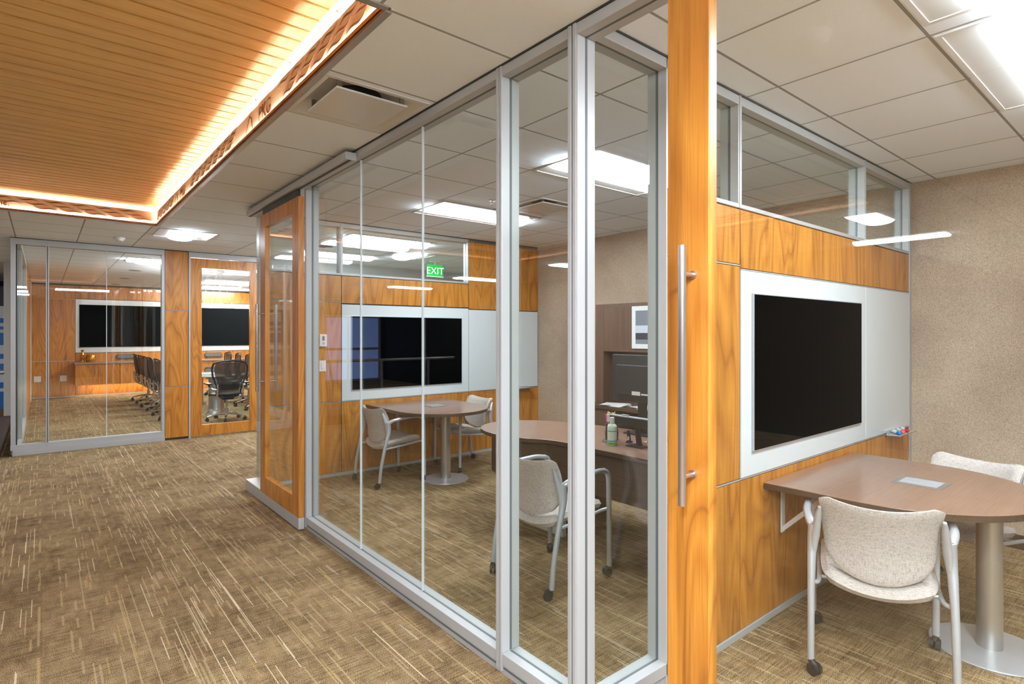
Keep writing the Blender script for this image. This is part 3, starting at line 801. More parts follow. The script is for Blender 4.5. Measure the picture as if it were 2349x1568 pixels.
# square plaque diffuser over the corridor
def air_diffuser(cx, cy, h, label):
    t = thing('air_diffuser', label, 'air vent', (cx, cy, CEIL))
    m = MB(); n = 6
    rings = []
    def rr(hh, z, r):
        pts = []
        for sx, sy, a0 in ((1, 1, 0), (-1, 1, PI/2), (-1, -1, PI), (1, -1, 1.5*PI)):
            for k in range(n+1):
                a = a0+PI/2*k/n
                pts.append((sx*(hh-r)+r*math.cos(a), sy*(hh-r)+r*math.sin(a), z))
        return [m.bm.verts.new(p) for p in pts]
    prof = [(h, -.001, .004), (h, -.007, .004), (h-.025, -.007, .006), (h-.030, -.001, .02), (h-.06, .03, .06), (h-.11, .055, .09), (h-.16, .06, .1)]
    rings = [rr(*p) for p in prof]
    N = len(rings[0])
    for i in range(len(rings)-1):
        for k in range(N): m.bm.faces.new((rings[i][k], rings[i][(k+1) % N], rings[i+1][(k+1) % N], rings[i+1][k]))
    m.bm.faces.new(rings[-1])
    m.smooth = True
    m.build('backpan', 'white_metal', t)
    MB().lathe([(h*.45, .052), (h*.45, .057)], n=32).build('duct_neck', 'black', t)
    MB().box(-h+.088, h-.088, -h+.088, h-.088, -.016, -.006, .003).build('plaque', 'white_metal', t)
    for sx, sy in ((1, 1), (-1, 1), (1, -1), (-1, -1)):
        MB().box(sx*.17-.012, sx*.17+.012, sy*.17-.004, sy*.17+.004, -.006, .055).build('hanger_clip', 'steel', t)
    return t
air_diffuser(1.292, 2.857, .282, 'square white plaque air diffuser in the corridor ceiling beside the canopy')
air_diffuser(3.70, 4.0, .284, 'square air diffuser in the office ceiling between the two lights')

# the ceiling slab has solid tiles, so open the recess over the diffusers with a shallow dark hollow
def smoke(x, y, label):
    t = thing('smoke_detector', label, 'smoke detector', (x, y, CEIL))
    MB().lathe([(.06, 0), (.062, -.012), (.055, -.02)], n=28).build('base', 'white', t)
    MB().lathe([(.05, -.018), (.046, -.038), (.03, -.048), (.012, -.05)], n=28).build('chamber', 'white', t)
    return t
smoke(.749, 8.674, 'white smoke detector on the corridor ceiling before the conference front')
smoke(.70, .995, 'white smoke detector on the corridor ceiling above the viewpoint, mirrored in door glass')
smoke(3.9, 15.6, 'white smoke detector on the conference room ceiling')
def sprinkler(x, y, label):
    t = thing('sprinkler', label, 'sprinkler', (x, y, CEIL))
    MB().lathe([(.035, 0), (.035, -.004), (.012, -.006)], n=20).build('escutcheon', 'steel', t)
    m = MB()
    m.tube([(0, 0, 0), (0, 0, -.02)], .008, 10); m.tube([(-.01, 0, -.018), (-.013, 0, -.03), (-.004, 0, -.045)], .002, 6); m.tube([(.01, 0, -.018), (.013, 0, -.03), (.004, 0, -.045)], .002, 6)
    m.build('frame', 'steel', t)
    MB().lathe([(.016, -.045), (.016, -.047)], n=16).build('deflector', 'steel', t)
sprinkler(3.143, 4.089, 'small steel sprinkler head beside the long office light')
sprinkler(1.75, 12.6, 'small steel sprinkler head near the conference downlights')
t = thing('ceiling_speaker', 'round flush grey speaker grille in the cross corridor ceiling', 'speaker', (3.0, 7.7, CEIL))
MB().lathe([(.13, 0), (.13, -.005), (.12, -.006)], n=32).build('rim', 'white_metal', t)
MB().lathe([(.119, -.006), (.119, -.004)], n=32).build('grille', 'gasket', t)

# exit sign
t = thing('exit_sign', 'green lit EXIT sign hanging from the cross corridor ceiling', 'exit sign', (5.06, 8.15, CEIL))
MB().box(-.09, .09, -.02, .02, -.012, 0, .002).build('canopy', 'white_metal', t)
MB().tube([(0, 0, -.01), (0, 0, -.06)], .008, 10).build('stem', 'white_metal', t)
MB().box(-.155, .155, -.006, .006, -.255, -.055, .003).build('panel', 'exit_green', t)
MB().box(-.16, .16, -.010, .010, -.26, -.252, .001).build('edge', 'exit_white', t)
text_mesh('EXIT', .165, .001, 'lettering', 'exit_white', t, (0, -.0085, -.215), (PI/2, 0, 0))

# ring pendant over the conference table
t = thing('ring_pendant', 'glowing ring pendant on angled wires over the conference table', 'pendant light', (2.56, 11.95, CEIL))
MB().lathe([(.14, 0), (.14, -.045), (.13, -.05)], n=36).build('canopy', 'steel', t)
m = MB(); R0 = .42; n = 64
pr = [(R0-.03, -.70), (R0+.03, -.70), (R0+.03, -.655), (R0-.03, -.655)]
rings = [[m.bm.verts.new((r*math.cos(2*PI*k/n)-.12, r*math.sin(2*PI*k/n), z)) for r, z in pr] for k in range(n)]
for k in range(n):
    for j in range(4): m.bm.faces.new((rings[k][j], rings[(k+1) % n][j], rings[(k+1) % n][(j+1) % 4], rings[k][(j+1) % 4]))
m.build('light_ring', 'ring_led', t)
for a in (0.2, .9, 1.8, 2.7, 3.6, 4.6):
    MB().tube([(.10*math.cos(a), .10*math.sin(a), -.05), (R0*math.cos(a)-.12, R0*math.sin(a), -.655)], .0022, 6).build('wire', 'steel', t)

# ------------------------------------------------------------------ furniture: guest chair (faces local +X)
def caster(m_parent, x, y, name='caster', a=0.5):
    m = MB()
    m.tube([(x, y, .075), (x, y, .05)], .011, 12)
    c, s = math.cos(a), math.sin(a)
    cx, cy = x-.018*c, y-.018*s
    for d in (-1, 1):
        m.tube([(cx-s*d*.004, cy+c*d*.004, .0265), (cx-s*d*.02, cy+c*d*.02, .0265)], .0265, 20)
    m.tube([(x, y, .058), (cx, cy, .046), (cx-.012*c, cy-.012*s, .038)], [.014, .016, .01], 10)
    return m.build(name, 'rubber', m_parent)

def smooth_path(pts, n=6):
    """Catmull-Rom through pts"""
    P = [Vector(p) for p in pts]; P = [P[0]*2-P[1]] + P + [P[-1]*2-P[-2]]
    out = []
    for i in range(1, len(P)-2):
        for k in range(n):
            t = k/n
            out.append(.5*((2*P[i]) + (P[i+1]-P[i-1])*t + (2*P[i-1]-5*P[i]+4*P[i+1]-P[i+2])*t*t + (3*P[i]-P[i-1]-3*P[i+1]+P[i+2])*t**3))
    out.append(P[-2]); return out
def lerp_r(rs, n):
    out = []
    for i in range(n):
        t = i/(n-1)*(len(rs)-1); k = min(int(t), len(rs)-2); f = t-k
        out.append(rs[k]*(1-f)+rs[k+1]*f)
    return out

def guest_chair():
    t = thing('guest_chair', '', 'chair')
    W = .265
    for s in (-1, 1):
        # rear leg sweeping up into the back upright
        p = smooth_path([(-.265, s*W, .06), (-.245, s*W, .22), (-.205, s*W, .40), (-.165, s*(W-.003), .55), (-.165, s*(W-.012), .645)])
        MB().tube(p, lerp_r([.0165, .0165, .018, .023, .030], len(p)), 14, True, (1, .9)).build('leg', 'silver', t)
        p = smooth_path([(-.172, s*(W-.008), .52), (-.172, s*(W-.016), .60), (-.195, s*(W-.028), .69), (-.215, s*(W-.034), .74)])
        MB().tube(p, lerp_r([.018, .025, .019, .009], len(p)), 14, True, (1, .8)).build('back_upright', 'silver', t)
        # armrest running forward, then the front leg
        p = smooth_path([(-.165, s*(W-.006), .635), (-.12, s*(W+.012), .662), (-.03, s*(W+.022), .675), (.12, s*(W+.014), .682), (.20, s*W, .672)])
        MB().tube(p, lerp_r([.022, .019, .017, .0165, .0165], len(p)), 14, True, (1, .9)).build('armrest', 'silver', t)
        p = smooth_path([(.195, s*W, .674), (.232, s*W, .652), (.247, s*W, .60), (.25, s*W, .45), (.252, s*W, .25), (.254, s*W, .06)])
        MB().tube(p, .0165, 14).build('leg', 'silver', t)
        p = smooth_path([(-.20, s*W, .385), (-.15, s*(W-.03), .380), (.05, s*(W-.03), .398), (.20, s*(W-.025), .415), (.25, s*W, .425)])
        MB().tube(p, .0105, 12).build('seat_rail', 'silver', t)
        caster(t, -.268, s*W, a=s*.9); caster(t, .254, s*W, a=.4+s*.7)
    MB().tube([(.10, -W+.03, .400), (.10, W-.03, .400)], .009, 10).build('cross_rail', 'silver', t)
    MB().tube([(-.10, -W+.03, .382), (-.10, W-.03, .382)], .009, 10).build('cross_rail', 'silver', t)
    # seat cushion
    def seat(u, v):
        a, b = u*2-1, v*2-1          # a: depth, b: width
        x = -.21 + .46*u
        hw = .228*(1-.10*max(0, -a)**3)
        k = (1-abs(b)**3.2*.16*(1 if a < 0 else .35)*abs(a)**2)
        y = b*hw
        x = (x-.02)*k + .02
        z = .425 + .030*a + .022*b*b - .030*max(0, a)**3 - .012*(1-b*b)*(1-a*a) + .0*a - .022*(1-b*b)*max(0, -a)**2
        return (x, y, z)
    MB().pad(seat, lambda u, v: (0, 0, 1), .072, 22, 20, .34).build('seat', 'fabric', t)
    # concave back shell with a dipped top edge and rounded lower edge
    def back(th):
        def f(u, v):
            b = u*2-1
            hw = .205 + .03*v**.8
            ztop = .802 - .034*(1-abs(b)**2.2) - .05*max(0, abs(b)-.86)/.14*max(0, v-.5)
            zbot = .492 - .072*(1-b*b) + .03*max(0, abs(b)-.8)/.2
            z = zbot + (ztop-zbot)*v
            y = b*hw
            x = -.180 - .075*v**1.3 + .058*b*b + .018*math.sin(PI*v) + th
            return (x, y, z)
        return f
    nrm = lambda u, v: Vector((1, -.45*(u*2-1), .16)).normalized()
    MB().pad(back(0), nrm, .040, 24, 18, .16).build('backrest', 'fabric', t)
    MB().pad(back(-.018), nrm, .014, 24, 18, .10).build('back_cover', 'fabric', t)
    return t
gc = guest_chair()
def place_chair(proto, x, y, rz, label, group):
    o = copy_tree(proto) if 'label' in proto else proto
    o.location = (x, y, 0); o.rotation_euler = (0, 0, rz); o['label'] = label; o['group'] = group
    return o
GC = 'beige guest chairs with silver frames'
place_chair(gc, 3.03, .977, math.radians(21.6), 'beige guest chair seen from behind at the left of the near table', GC)
place_chair(gc, 4.10, .90, math.radians(166), 'beige guest chair tucked against the concrete wall side of near table', GC)
place_chair(gc, 2.815, 5.42, 0.03, 'beige guest chair at the left side of the far half round table', GC)
place_chair(gc, 3.80, 5.45, PI-.02, 'beige guest chair at the right side of the far half round table', GC)
place_chair(gc, 2.515, 2.65, .03, 'beige guest chair drawn up to the office desk, behind silver mullions', GC)

# ------------------------------------------------------------------ half round tables
def edge_band(par, pts, z0, z1, mat='laminate_dark', close=False):
    """thin dark edging along an outline (outward side only)"""
    m = MB(); P = [Vector((x, y, 0)) for x, y in pts]; n = len(P); ctr = sum(P, Vector())/n; R = []
    for i in range(n):
        a, b = P[max(0, i-1)], P[min(n-1, i+1)]
        t = (b-a).normalized(); nr = Vector((t.y, -t.x, 0))
        if nr.dot(P[i]-ctr) < 0: nr = -nr
        q = P[i]+nr*.0012
        R.append([m.bm.verts.new((v.x, v.y, z)) for v, z in ((P[i]-nr*.002, z0), (q, z0), (q, z1), (P[i]-nr*.002, z1))])
    for i in range(n-1):
        for k in range(4): m.bm.faces.new((R[i][k], R[i+1][k], R[i+1][(k+1) % 4], R[i][(k+1) % 4]))
    m.bm.faces.new(R[0]); m.bm.faces.new(R[-1][::-1])
    m.smooth = True
    return m.build('edge_band', mat, par)

def media_table(cx, ywall, yc, r, label, flare, cy_col, gy):
    t = thing('meeting_table', label, 'table', (cx, ywall, 0))
    L = ywall-yc
    pts = [(-r, -.002)] + [(-r, -L*.5)] + [(r*math.cos(a), -L+r*math.sin(a)) for a in [PI + PI*k/40 for k in range(41)]] + [(r, -L*.5), (r, -.002)]
    MB().prism(pts, .712, .745, 'XY', .0025).build('tabletop', 'laminate', t)
    edge_band(t, pts, .7135, .7425)
    m = MB().lathe([(.052, .012), (.052, .712)], (0, cy_col-ywall, 0), 32).build('column', 'steel', t)
    MB().lathe([(.0, .0), (.235, .0), (.24, .004), (.238, .010), (.06, .016), (.0, .016)], (0, cy_col-ywall, 0), 56, False).build('base_disc', 'silver', t)
    MB().lathe([(.09, .700), (.09, .712)], (0, cy_col-ywall, 0), 24).build('top_plate', 'steel', t)
    # flip-up power hatch
    h = MB().box(-.11, .11, -.105, .105, 0, .003, .001).build('power_hatch', 'steel', t, loc=(.03, gy-ywall, .745), rot=(0, 0, PI/2))
    for k in (-1, 0, 1):
        MB().box(-.085, .085, k*.05-.022, k*.05+.022, .003, .0048, .0008).build('hatch_lid', 'silver', h)
    for s in (-1, 1):
        MB().box(s*.40-.018, s*.40+.018, -.012, -.003, .44, .711, .001).build('wall_bracket', 'white_metal', t)
        MB().prism([(-.012, .475), (-.012, .445), (-.26, .69), (-.26, .711), (-.245, .711)], s*.40-.012, s*.40+.012, 'YZ').build('wall_bracket', 'white_metal', t)
    return t
media_table(3.55, YB-.003, 1.04, .60, 'brown half round table fixed to the near media wall', 0, .655, .94)
media_table(3.28, YT-.003, 5.17, .50, 'brown half round table fixed to the far office media wall', 0, 5.07, 5.34)

# ------------------------------------------------------------------ televisions
def television(name, x0, x1, z0, z1, y, label):
    t = thing('television', label, 'television', ((x0+x1)/2, y, z0))
    w2 = (x1-x0)/2; h = z1-z0
    MB().box(-w2, w2, -.012, 0, 0, h, .002).build('bezel', 'silver', t)
    MB().box(-w2+.006, w2-.006, -.0135, -.011, .006, h-.006).build('screen', 'black_screen', t)
    return t
television('a', 2.823, 4.283, .925, 1.741, YB-.0035, 'large black television on the near white glass board')
television('b', 2.610, 4.068, .912, 1.728, YT-.0035, 'black television on the white glass board of the middle office')
television('c', .69, 2.585, 1.194, 2.25, YE-.0035, 'left of two wide black screens on the conference back wall')
television('d', 2.86, 4.76, 1.194, 2.25, YE-.0035, 'wide black screen seen through the glass of the conference door')

# ------------------------------------------------------------------ marker trays
def marker_tray(x, y, label, pens):
    t = thing('marker_tray', label, 'tray', (x, y, .785))
    MB().prism([(0, 0), (-.095, .004), (-.105, .014), (-.103, .016), (-.093, .008), (0, .006)], -.17, .17, 'YZ').build('shelf', 'alu', t)
    MB().box(-.15, .15, -.003, 0, -.02, .03, .001).build('back_plate', 'alu', t)
    if not pens: return
    for k, (c, nm) in enumerate((('blue', 'blue'), ('green', 'green'), ('orange', 'orange'), ('pink', 'pink'), ('red', 'red'), ('black', 'black'))):
        p = thing('whiteboard_marker', f'white dry marker with {nm} cap on the tray by the glass board', 'marker', (x-.10+.046*k, y-.048+.014*(k % 2), .8055), PI+.75-.08*(k % 3), 'whiteboard markers on the near tray')
        MB().tube([(-.050, 0, 0), (.014, 0, 0)], .0105, 12).build('barrel', 'white', p)
        MB().tube([(.014, 0, 0), (.050, 0, 0), (.055, 0, 0)], [.0112, .0106, .006], 12).build('cap', c, p)
marker_tray(4.95, YB-.004, 'small silver marker tray under the near white glass board', True)
marker_tray(5.03, YT-.004, 'small silver marker tray under the far office glass board', False)

# wall devices in the office
t = thing('thermostat', 'white thermostat on the teak panel beside the office television', 'thermostat', (2.29, YT, 1.46))
MB().box(-.04, .04, -.028, 0, -.065, .065, .006).build('case', 'white', t)
MB().box(-.012, .012, -.030, -.027, .0, .045, .001).build('display', 'gasket', t)
MB().tube([(0, -.027, -.03), (0, -.031, -.03)], .012, 16).build('dial', 'silver', t)
t = thing('light_switch', 'white rocker light switch below the thermostat', 'light switch', (2.29, YT, 1.19))
MB().box(-.036, .036, -.006, 0, -.058, .058, .003).build('plate', 'white', t)
MB().box(-.016, .016, -.010, -.005, -.033, .033, .002).build('rocker', 'white', t)
def outlet(x, label):
    t = thing('wall_outlet', label, 'outlet', (x, YE, .455))
    MB().box(-.065, .065, -.006, 0, -.07, .07, .003).build('plate', 'white', t)
    for dz in (-.025, .025): MB().box(-.016, .016, -.009, -.005, dz-.015, dz+.015, .002).build('socket', 'white', t)
outlet(-.09, 'pale wall outlet on teak nearest the conference corner')
outlet(.39, 'pale wall outlet on teak beside the floating cabinet')

# ------------------------------------------------------------------ office desk and what stands on it
DZ = .745
dk = thing('office_desk', 'large brown office desk with bulging rounded end', 'desk', (0, 0, 0))
def bez(pts, n=16): return smooth_path([(x, y, 0) for x, y in pts], n)
front = [(2.915, 1.66), (2.915, 2.2), (2.918, 2.64), (2.925, 2.9), (2.89, 3.10), (2.80, 3.26), (2.745, 3.45), (2.76, 3.68), (2.86, 3.88), (3.04, 4.00), (3.24, 4.00), (3.42, 3.90), (3.56, 3.70), (3.66, 3.42), (3.72, 3.10), (3.73, 2.85), (3.73, 1.66)]
pts = [(p.x, p.y) for p in bez(front, 5)]
MB().prism(pts, .715, DZ, 'XY', .002).build('desktop', 'laminate', dk)
edge_band(dk, pts, .7165, .7425)
mp_ = [(p.x, p.y) for p in bez([(2.99, 1.70), (2.99, 2.2), (2.99, 2.64), (2.995, 2.9), (2.96, 3.12), (2.88, 3.28), (2.83, 3.46), (2.845, 3.66), (2.93, 3.82), (3.06, 3.91), (3.2, 3.91)], 5)]
back_ = [(x+.02 if i < 30 else x, y-(.0 if i < 30 else .02)) for i, (x, y) in enumerate(mp_)]
MB().prism(mp_ + back_[::-1], .40, .715, 'XY').build('modesty_panel', 'laminate_dark', dk)
MB().box(3.02, 3.06, 3.06, 3.50, 0, .41, .002).build('end_support', 'white_wall', dk)
MB().box(3.06, 3.60, 3.10, 3.14, 0, .715, .002).build('end_panel', 'laminate_dark', dk)
MB().box(3.02, 3.70, 1.66, 1.70, 0, .715, .002).build('end_panel', 'laminate_z', dk)

# credenza with hutch along the concrete wall
cr = thing('credenza', 'dark brown credenza with tall hutch against the concrete wall', 'credenza')
MB().box(4.78, 5.36, 1.70, 4.50, .70, .735, .002).build('worktop', 'laminate_dark', cr)
MB().box(4.82, 5.34, 1.74, 1.78, 0, .70).build('side_panel', 'laminate_z', cr)
MB().box(4.80, 5.34, 4.08, 4.48, 0, .70, .002).build('cabinet', 'laminate_z', cr)
for z in (.22, .46): MB().box(4.797, 4.803, 4.08, 4.48, z, z+.006).build('drawer_gap', 'black', cr)
MB().box(4.98, 5.35, 4.38, 4.50, .735, 1.87, .002).build('hutch_side', 'laminate_z', cr)
MB().box(4.98, 5.35, 1.70, 1.76, .735, 1.87, .002).build('hutch_side', 'laminate_z', cr)
MB().box(5.32, 5.36, 1.76, 4.38, .735, 1.87).build('hutch_back', 'laminate_z', cr)
MB().box(4.98, 5.34, 1.76, 4.38, 1.83, 1.87, .002).build('hutch_top', 'laminate_z', cr)
MB().box(4.98, 5.0, 1.76, 4.378, 1.36, 1.83, .002).build('hutch_door', 'laminate_z', cr)
MB().box(4.98, 5.33, 1.76, 4.38, 1.33, 1.36, .002).build('hutch_shelf', 'laminate_z', cr)

t = thing('picture_frame', 'white framed grey picture hung on the dark hutch', 'picture', (4.965, 3.66, 1.37))
fw, fh = .30, .46
m = MB(); m.box(0, .014, -fw, fw, 0, .05, .002); m.box(0, .014, -fw, fw, fh-.05, fh, .002); m.box(0, .014, -fw, -fw+.05, .05, fh-.05, .002); m.box(0, .014, fw-.05, fw, .05, fh-.05, .002)
m.build('frame', 'white', t)
MB().box(.004, .010, -fw+.05, fw-.05, .05, fh-.05).build('print', 'mat_art', t)
MB().box(.0025, .0042, -fw+.05, fw-.05, .10, .17).build('print_band', 'art_dark', t)
MB().box(.0025, .0042, -fw+.05, fw-.05, .17, .25).build('print_band', 'art_light', t)

t = thing('computer_monitor', 'black computer monitor on the desk showing its back with white stickers', 'monitor', (3.62, 2.79, DZ))
MB().box(-.02, .03, -.30, .28, .245, .62, .006).build('casing', 'dark_grey', t)
MB().box(-.045, -.018, -.22, .22, .30, .54, .008).build('back_bulge', 'dark_grey', t)
MB().box(-.0215, -.02, -.20, .25, .525, .53).build('vent_slot', 'black', t)
MB().box(-.047, -.0445, -.02, .06, .275+.03, .335, .0).build('sticker', 'paper', t)
MB().box(-.047, -.0445, -.10, -.03, .31, .322, .0).build('sticker', 'paper', t)
MB().box(.0, .02, -.04, .04, .01, .30, .004).build('stand', 'black', t)
MB().box(-.08, .12, -.12, .12, 0, .012, .004).build('foot', 'black', t)

t = thing('monitor_arm_tray', 'black tilted display edge with silver rim on a black post', 'display stand', (3.20, 2.50, DZ))
MB().box(-.02, .02, -.26, .245, .135, .195, .004).build('display', 'black', t)
MB().box(-.022, .025, -.26, .25, .195, .202, .002).build('rim', 'silver', t)
MB().box(-.024, .02, .235, .262, .145, .20, .004).build('corner', 'white', t)
MB().tube([(.02, .0, 0), (.01, .0, .05), (.0, .0, .14)], .020, 14, True, (.7, 1.2)).build('post', 'black', t)
MB().box(-.05, .09, -.07, .07, 0, .008, .003).build('foot', 'black', t)
MB().box(-.01, .01, .08, .14, .202, .212, .002).build('clip', 'silver', t)

t = thing('sanitizer_bottle', 'clear bottle of pale green hand gel standing on the desk', 'bottle', (3.11, 2.654, DZ))
MB().lathe([(.0, 0), (.031, 0), (.034, .004), (.034, .125), (.031, .140), (.018, .152)], n=28, cap=False).build('body', 'gel', t)
MB().lathe([(.016, .150), (.017, .188), (.015, .196), (0, .197)], n=24, cap=False).build('cap', 'white', t)
MB().lathe([(.0346, .028), (.0346, .036)], n=28, cap=False).build('label_band', 'blue_label', t)
MB().lathe([(.0346, .006), (.0346, .024)], n=28, cap=False).build('label_band', 'green_label', t)
MB().lathe([(.0346, .098), (.0346, .104)], n=28, cap=False).build('label_band', 'blue_label', t)

t = thing('pen_cup', 'dark navy mug used as pen holder behind the gel bottle', 'mug', (3.27, 2.795, DZ))
MB().lathe([(0, 0), (.042, 0), (.048, .004), (.050, .05), (.044, .10), (.046, .115), (.042, .115), (.040, .10), (.044, .05), (.042, .01), (0, .01)], n=28, cap=False).build('body', 'navy', t)
for k, (c, dx, dy, h) in enumerate((('pink', -.02, .024, .165), ('yellow', -.005, .02, .185), ('red', .01, .012, .18), ('yellow', -.01, -.03, .19), ('white', .015, -.01, .16))):
    p = thing('pen', f'{["pink highlighter", "yellow highlighter", "red pen", "yellow pencil", "white pen"][k]} standing in the navy mug on desk', 'pen', (3.27, 2.795, DZ+.011), 0, 'pens in the navy mug')
    MB().tube([(dx*.6, dy*.6, 0), (dx*1.35, dy*1.35, h)], .006, 10).build('barrel', c, p)
    MB().tube([(dx*1.35, dy*1.35, h), (dx*1.42, dy*1.42, h+.012)], [.0055, .003], 10).build('tip', c, p)
t = thing('scissors', 'scissors with grey looped handles in the navy mug', 'scissors', (3.27, 2.795, DZ+.011))
for s in (-1, 1):
    MB().tube([(0, .012+s*.018+.018*math.cos(a), .165+.022*math.sin(a)) for a in [2*PI*k/20 for k in range(21)]], .0035, 8).build('handle_loop', 'steel', t)
MB().tube([(0, .01, .0), (0, .012, .145)], .004, 8).build('blade', 'steel', t)

t = thing('stapler', 'black stapler standing upright on the desk beside the mug', 'stapler', (3.27, 2.63, DZ))
MB().box(-.022, .022, -.016, .016, 0, .012, .003).build('base', 'black', t)
MB().tube([(0, 0, .008), (.0, .006, .05), (.0, .010, .088)], [.016, .014, .011], 12, True, (1.1, .8)).build('arm', 'black', t)
MB().box(-.018, -.010, -.010, .010, .02, .05, .002).build('magazine', 'chrome', t)
t = thing('binder_clip', 'small silver binder clip lying on the desk by the gel bottle', 'clip', (3.13, 2.74, DZ))
MB().prism([(-.014, 0), (.014, 0), (.003, .020), (-.003, .020)], -.018, .018, 'XZ').build('body', 'chrome', t)
MB().tube([(.002, -.01, .016), (-.03, -.004, .03), (-.03, .004, .03), (.002, .01, .016)], .0014, 6).build('handle', 'chrome', t)
t = thing('note_pad', 'stack of salmon note paper on the desk edge', 'note pad', (3.27, 2.42, DZ))
MB().box(-.05, .05, -.06, .06, 0, .008, .001).build('tray', 'black', t)
MB().box(-.045, .045, -.055, .055, .008, .035, .001).build('pages', 'salmon', t)
t = thing('computer_mouse', 'silver and black rounded mouse on the salmon note paper', 'mouse', (3.27, 2.42, DZ+.035))
m = MB(); m.grid(lambda u, v: (.045*(u*2-1)*1.0, .03*math.sin(PI*u)**.5*(v*2-1), .001+.034*(math.sin(PI*u)**.6)*(1-(v*2-1)**2)**.5), 16, 12)
m.build('shell', 'chrome', t)
MB().box(-.04, .04, -.028, .028, 0, .006, .002).build('base', 'black', t)
t = thing('sticky_note', 'pad of yellow sticky notes on the rounded desk end', 'note pad', (3.62, 3.44, DZ))
MB().box(-.038, .038, -.038, .038, 0, .012, .001).build('pages', 'yellow', t)
for k, (x, y, z, rz, lab) in enumerate(((4.92, 4.15, .735, .2, 'loose white papers spread on the credenza top near the hutch side'), (4.95, 3.75, .735, -.3, 'white papers lying under the black monitor on the credenza'))):
    t = thing('paper_stack', lab, 'papers', (x, y, z), rz, 'papers on the credenza')
    for j in range(4):
        MB().box(-.11, .11, -.14, .14, j*.004, j*.004+.0035).build('sheet', 'paper', t, rot=(0, 0, (j-1.5)*.13))
t = thing('leather_folder', 'brown leather folder lying on the credenza papers', 'folder', (4.93, 3.32, .735), .25)
MB().box(-.12, .12, -.17, .17, 0, .012, .003).build('cover', 'leather', t)
MB().box(-.115, .118, -.165, .165, .012, .022, .001).build('pages', 'paper', t)
MB().box(-.12, .12, -.17, .17, .022, .030, .003).build('cover', 'leather', t)

# ------------------------------------------------------------------ conference room furniture
cab = thing('floating_cabinet', 'wall hung teak cabinet with grey counter under the conference screens', 'cabinet', (0, 0, 0))
MB().box(.60, 5.2, 17.02, YE-.001, .30, .80, .002).build('body', 'wood', cab)
MB().box(.585, 5.2, 16.98, YE-.001, .80, .84, .003).build('counter', 'counter', cab)
x = .60; k = 0
while x < 5.1:
    d = MB().box(-.215, .215, 0, .018, -.245, .245, .0015).build('door', 'wood', cab, loc=(x+.22, 17.001, .55))
    hx = .17 if k % 2 == 0 else -.17
    MB().tube([(hx, -.022, .02), (hx, -.022, .19)], .006, 10).build('handle', 'steel', d)
    x += .44; k += 1
MB().box(.70, 5.1, 17.30, 17.34, .293, .2985).build('under_light', 'under_led', cab)
t = thing('vase', 'tall slim ringed gold vase on the conference cabinet', 'vase', (.745, 17.2, .84))
MB().lathe([(0, 0), (.045, 0)] + [(.045+.008*math.sin(i*PI*.9)-.0, .01+i*.018) for i in range(11)] + [(.03, .225), (.022, .25), (.03, .295), (.035, .30), (.028, .30), (.018, .25)], n=28, cap=False).build('body', 'gold', t)
t = thing('basket_vase', 'wide gold woven pattern vase on the conference cabinet', 'vase', (.91, 17.2, .84))
m = MB()
def bv(u, v):
    r = .085+.018*math.sin(PI*min(1, v*1.15))+.006*math.sin(20*PI*u+v*14)*math.sin(v*9*PI)
    return (r*math.cos(2*PI*u), r*math.sin(2*PI*u), .19*v)
m.grid(bv, 80, 24); m.build('body', 'gold', t)
MB().lathe([(0, .002), (.084, .002)], n=24, cap=False).build('bottom', 'gold', t)
for x, lab in ((1.66, 'grey pill shaped soundbar on teak below the left conference screen'), (3.66, 'grey pill shaped soundbar seen through the conference door glass')):
    t = thing('soundbar', lab, 'speaker', (x, YE-.001, .955), 0, 'soundbars below the conference screens')
    pp = [(.17+.055*math.cos(a), .055*math.sin(a)) for a in [-PI/2+PI*k/12 for k in range(13)]] + [(-.17+.055*math.cos(a), .055*math.sin(a)) for a in [PI/2+PI*k/12 for k in range(13)]]
    MB().prism(pp, -.05, 0, 'XZ', .004).build('cabinet', 'dark_grey', t)
    MB().prism([(a*.94, b*.85) for a, b in pp], -.054, -.049, 'XZ').build('grille', 'gasket', t)

ct = thing('conference_table', 'long glass topped conference table on silver columns', 'table', (2.66, 13.8, 0))
pp = []
for i in range(48):
    a = 2*PI*i/48; c, s = math.cos(a), math.sin(a)
    pp.append((.62*math.copysign(abs(c)**.5, c), 2.1*math.copysign(abs(s)**.5, s)))
MB().prism(pp, .722, .738, 'XY').build('top', 'table_glass', ct)
for yy in (-1.85, 0, 1.85):
    MB().lathe([(.20, 0), (.195, .02), (.145, .07), (.135, .12), (.135, .69), (.16, .715), (.16, .722)], (-.10, yy, 0), 36).build('column', 'steel', ct)
t = thing('notebook_pile', 'small pile of papers on the near end of the glass table', 'papers', (2.45, 12.4, .738))
MB().box(-.15, .15, -.11, .11, 0, .03, .003).build('sheet', 'paper', t)

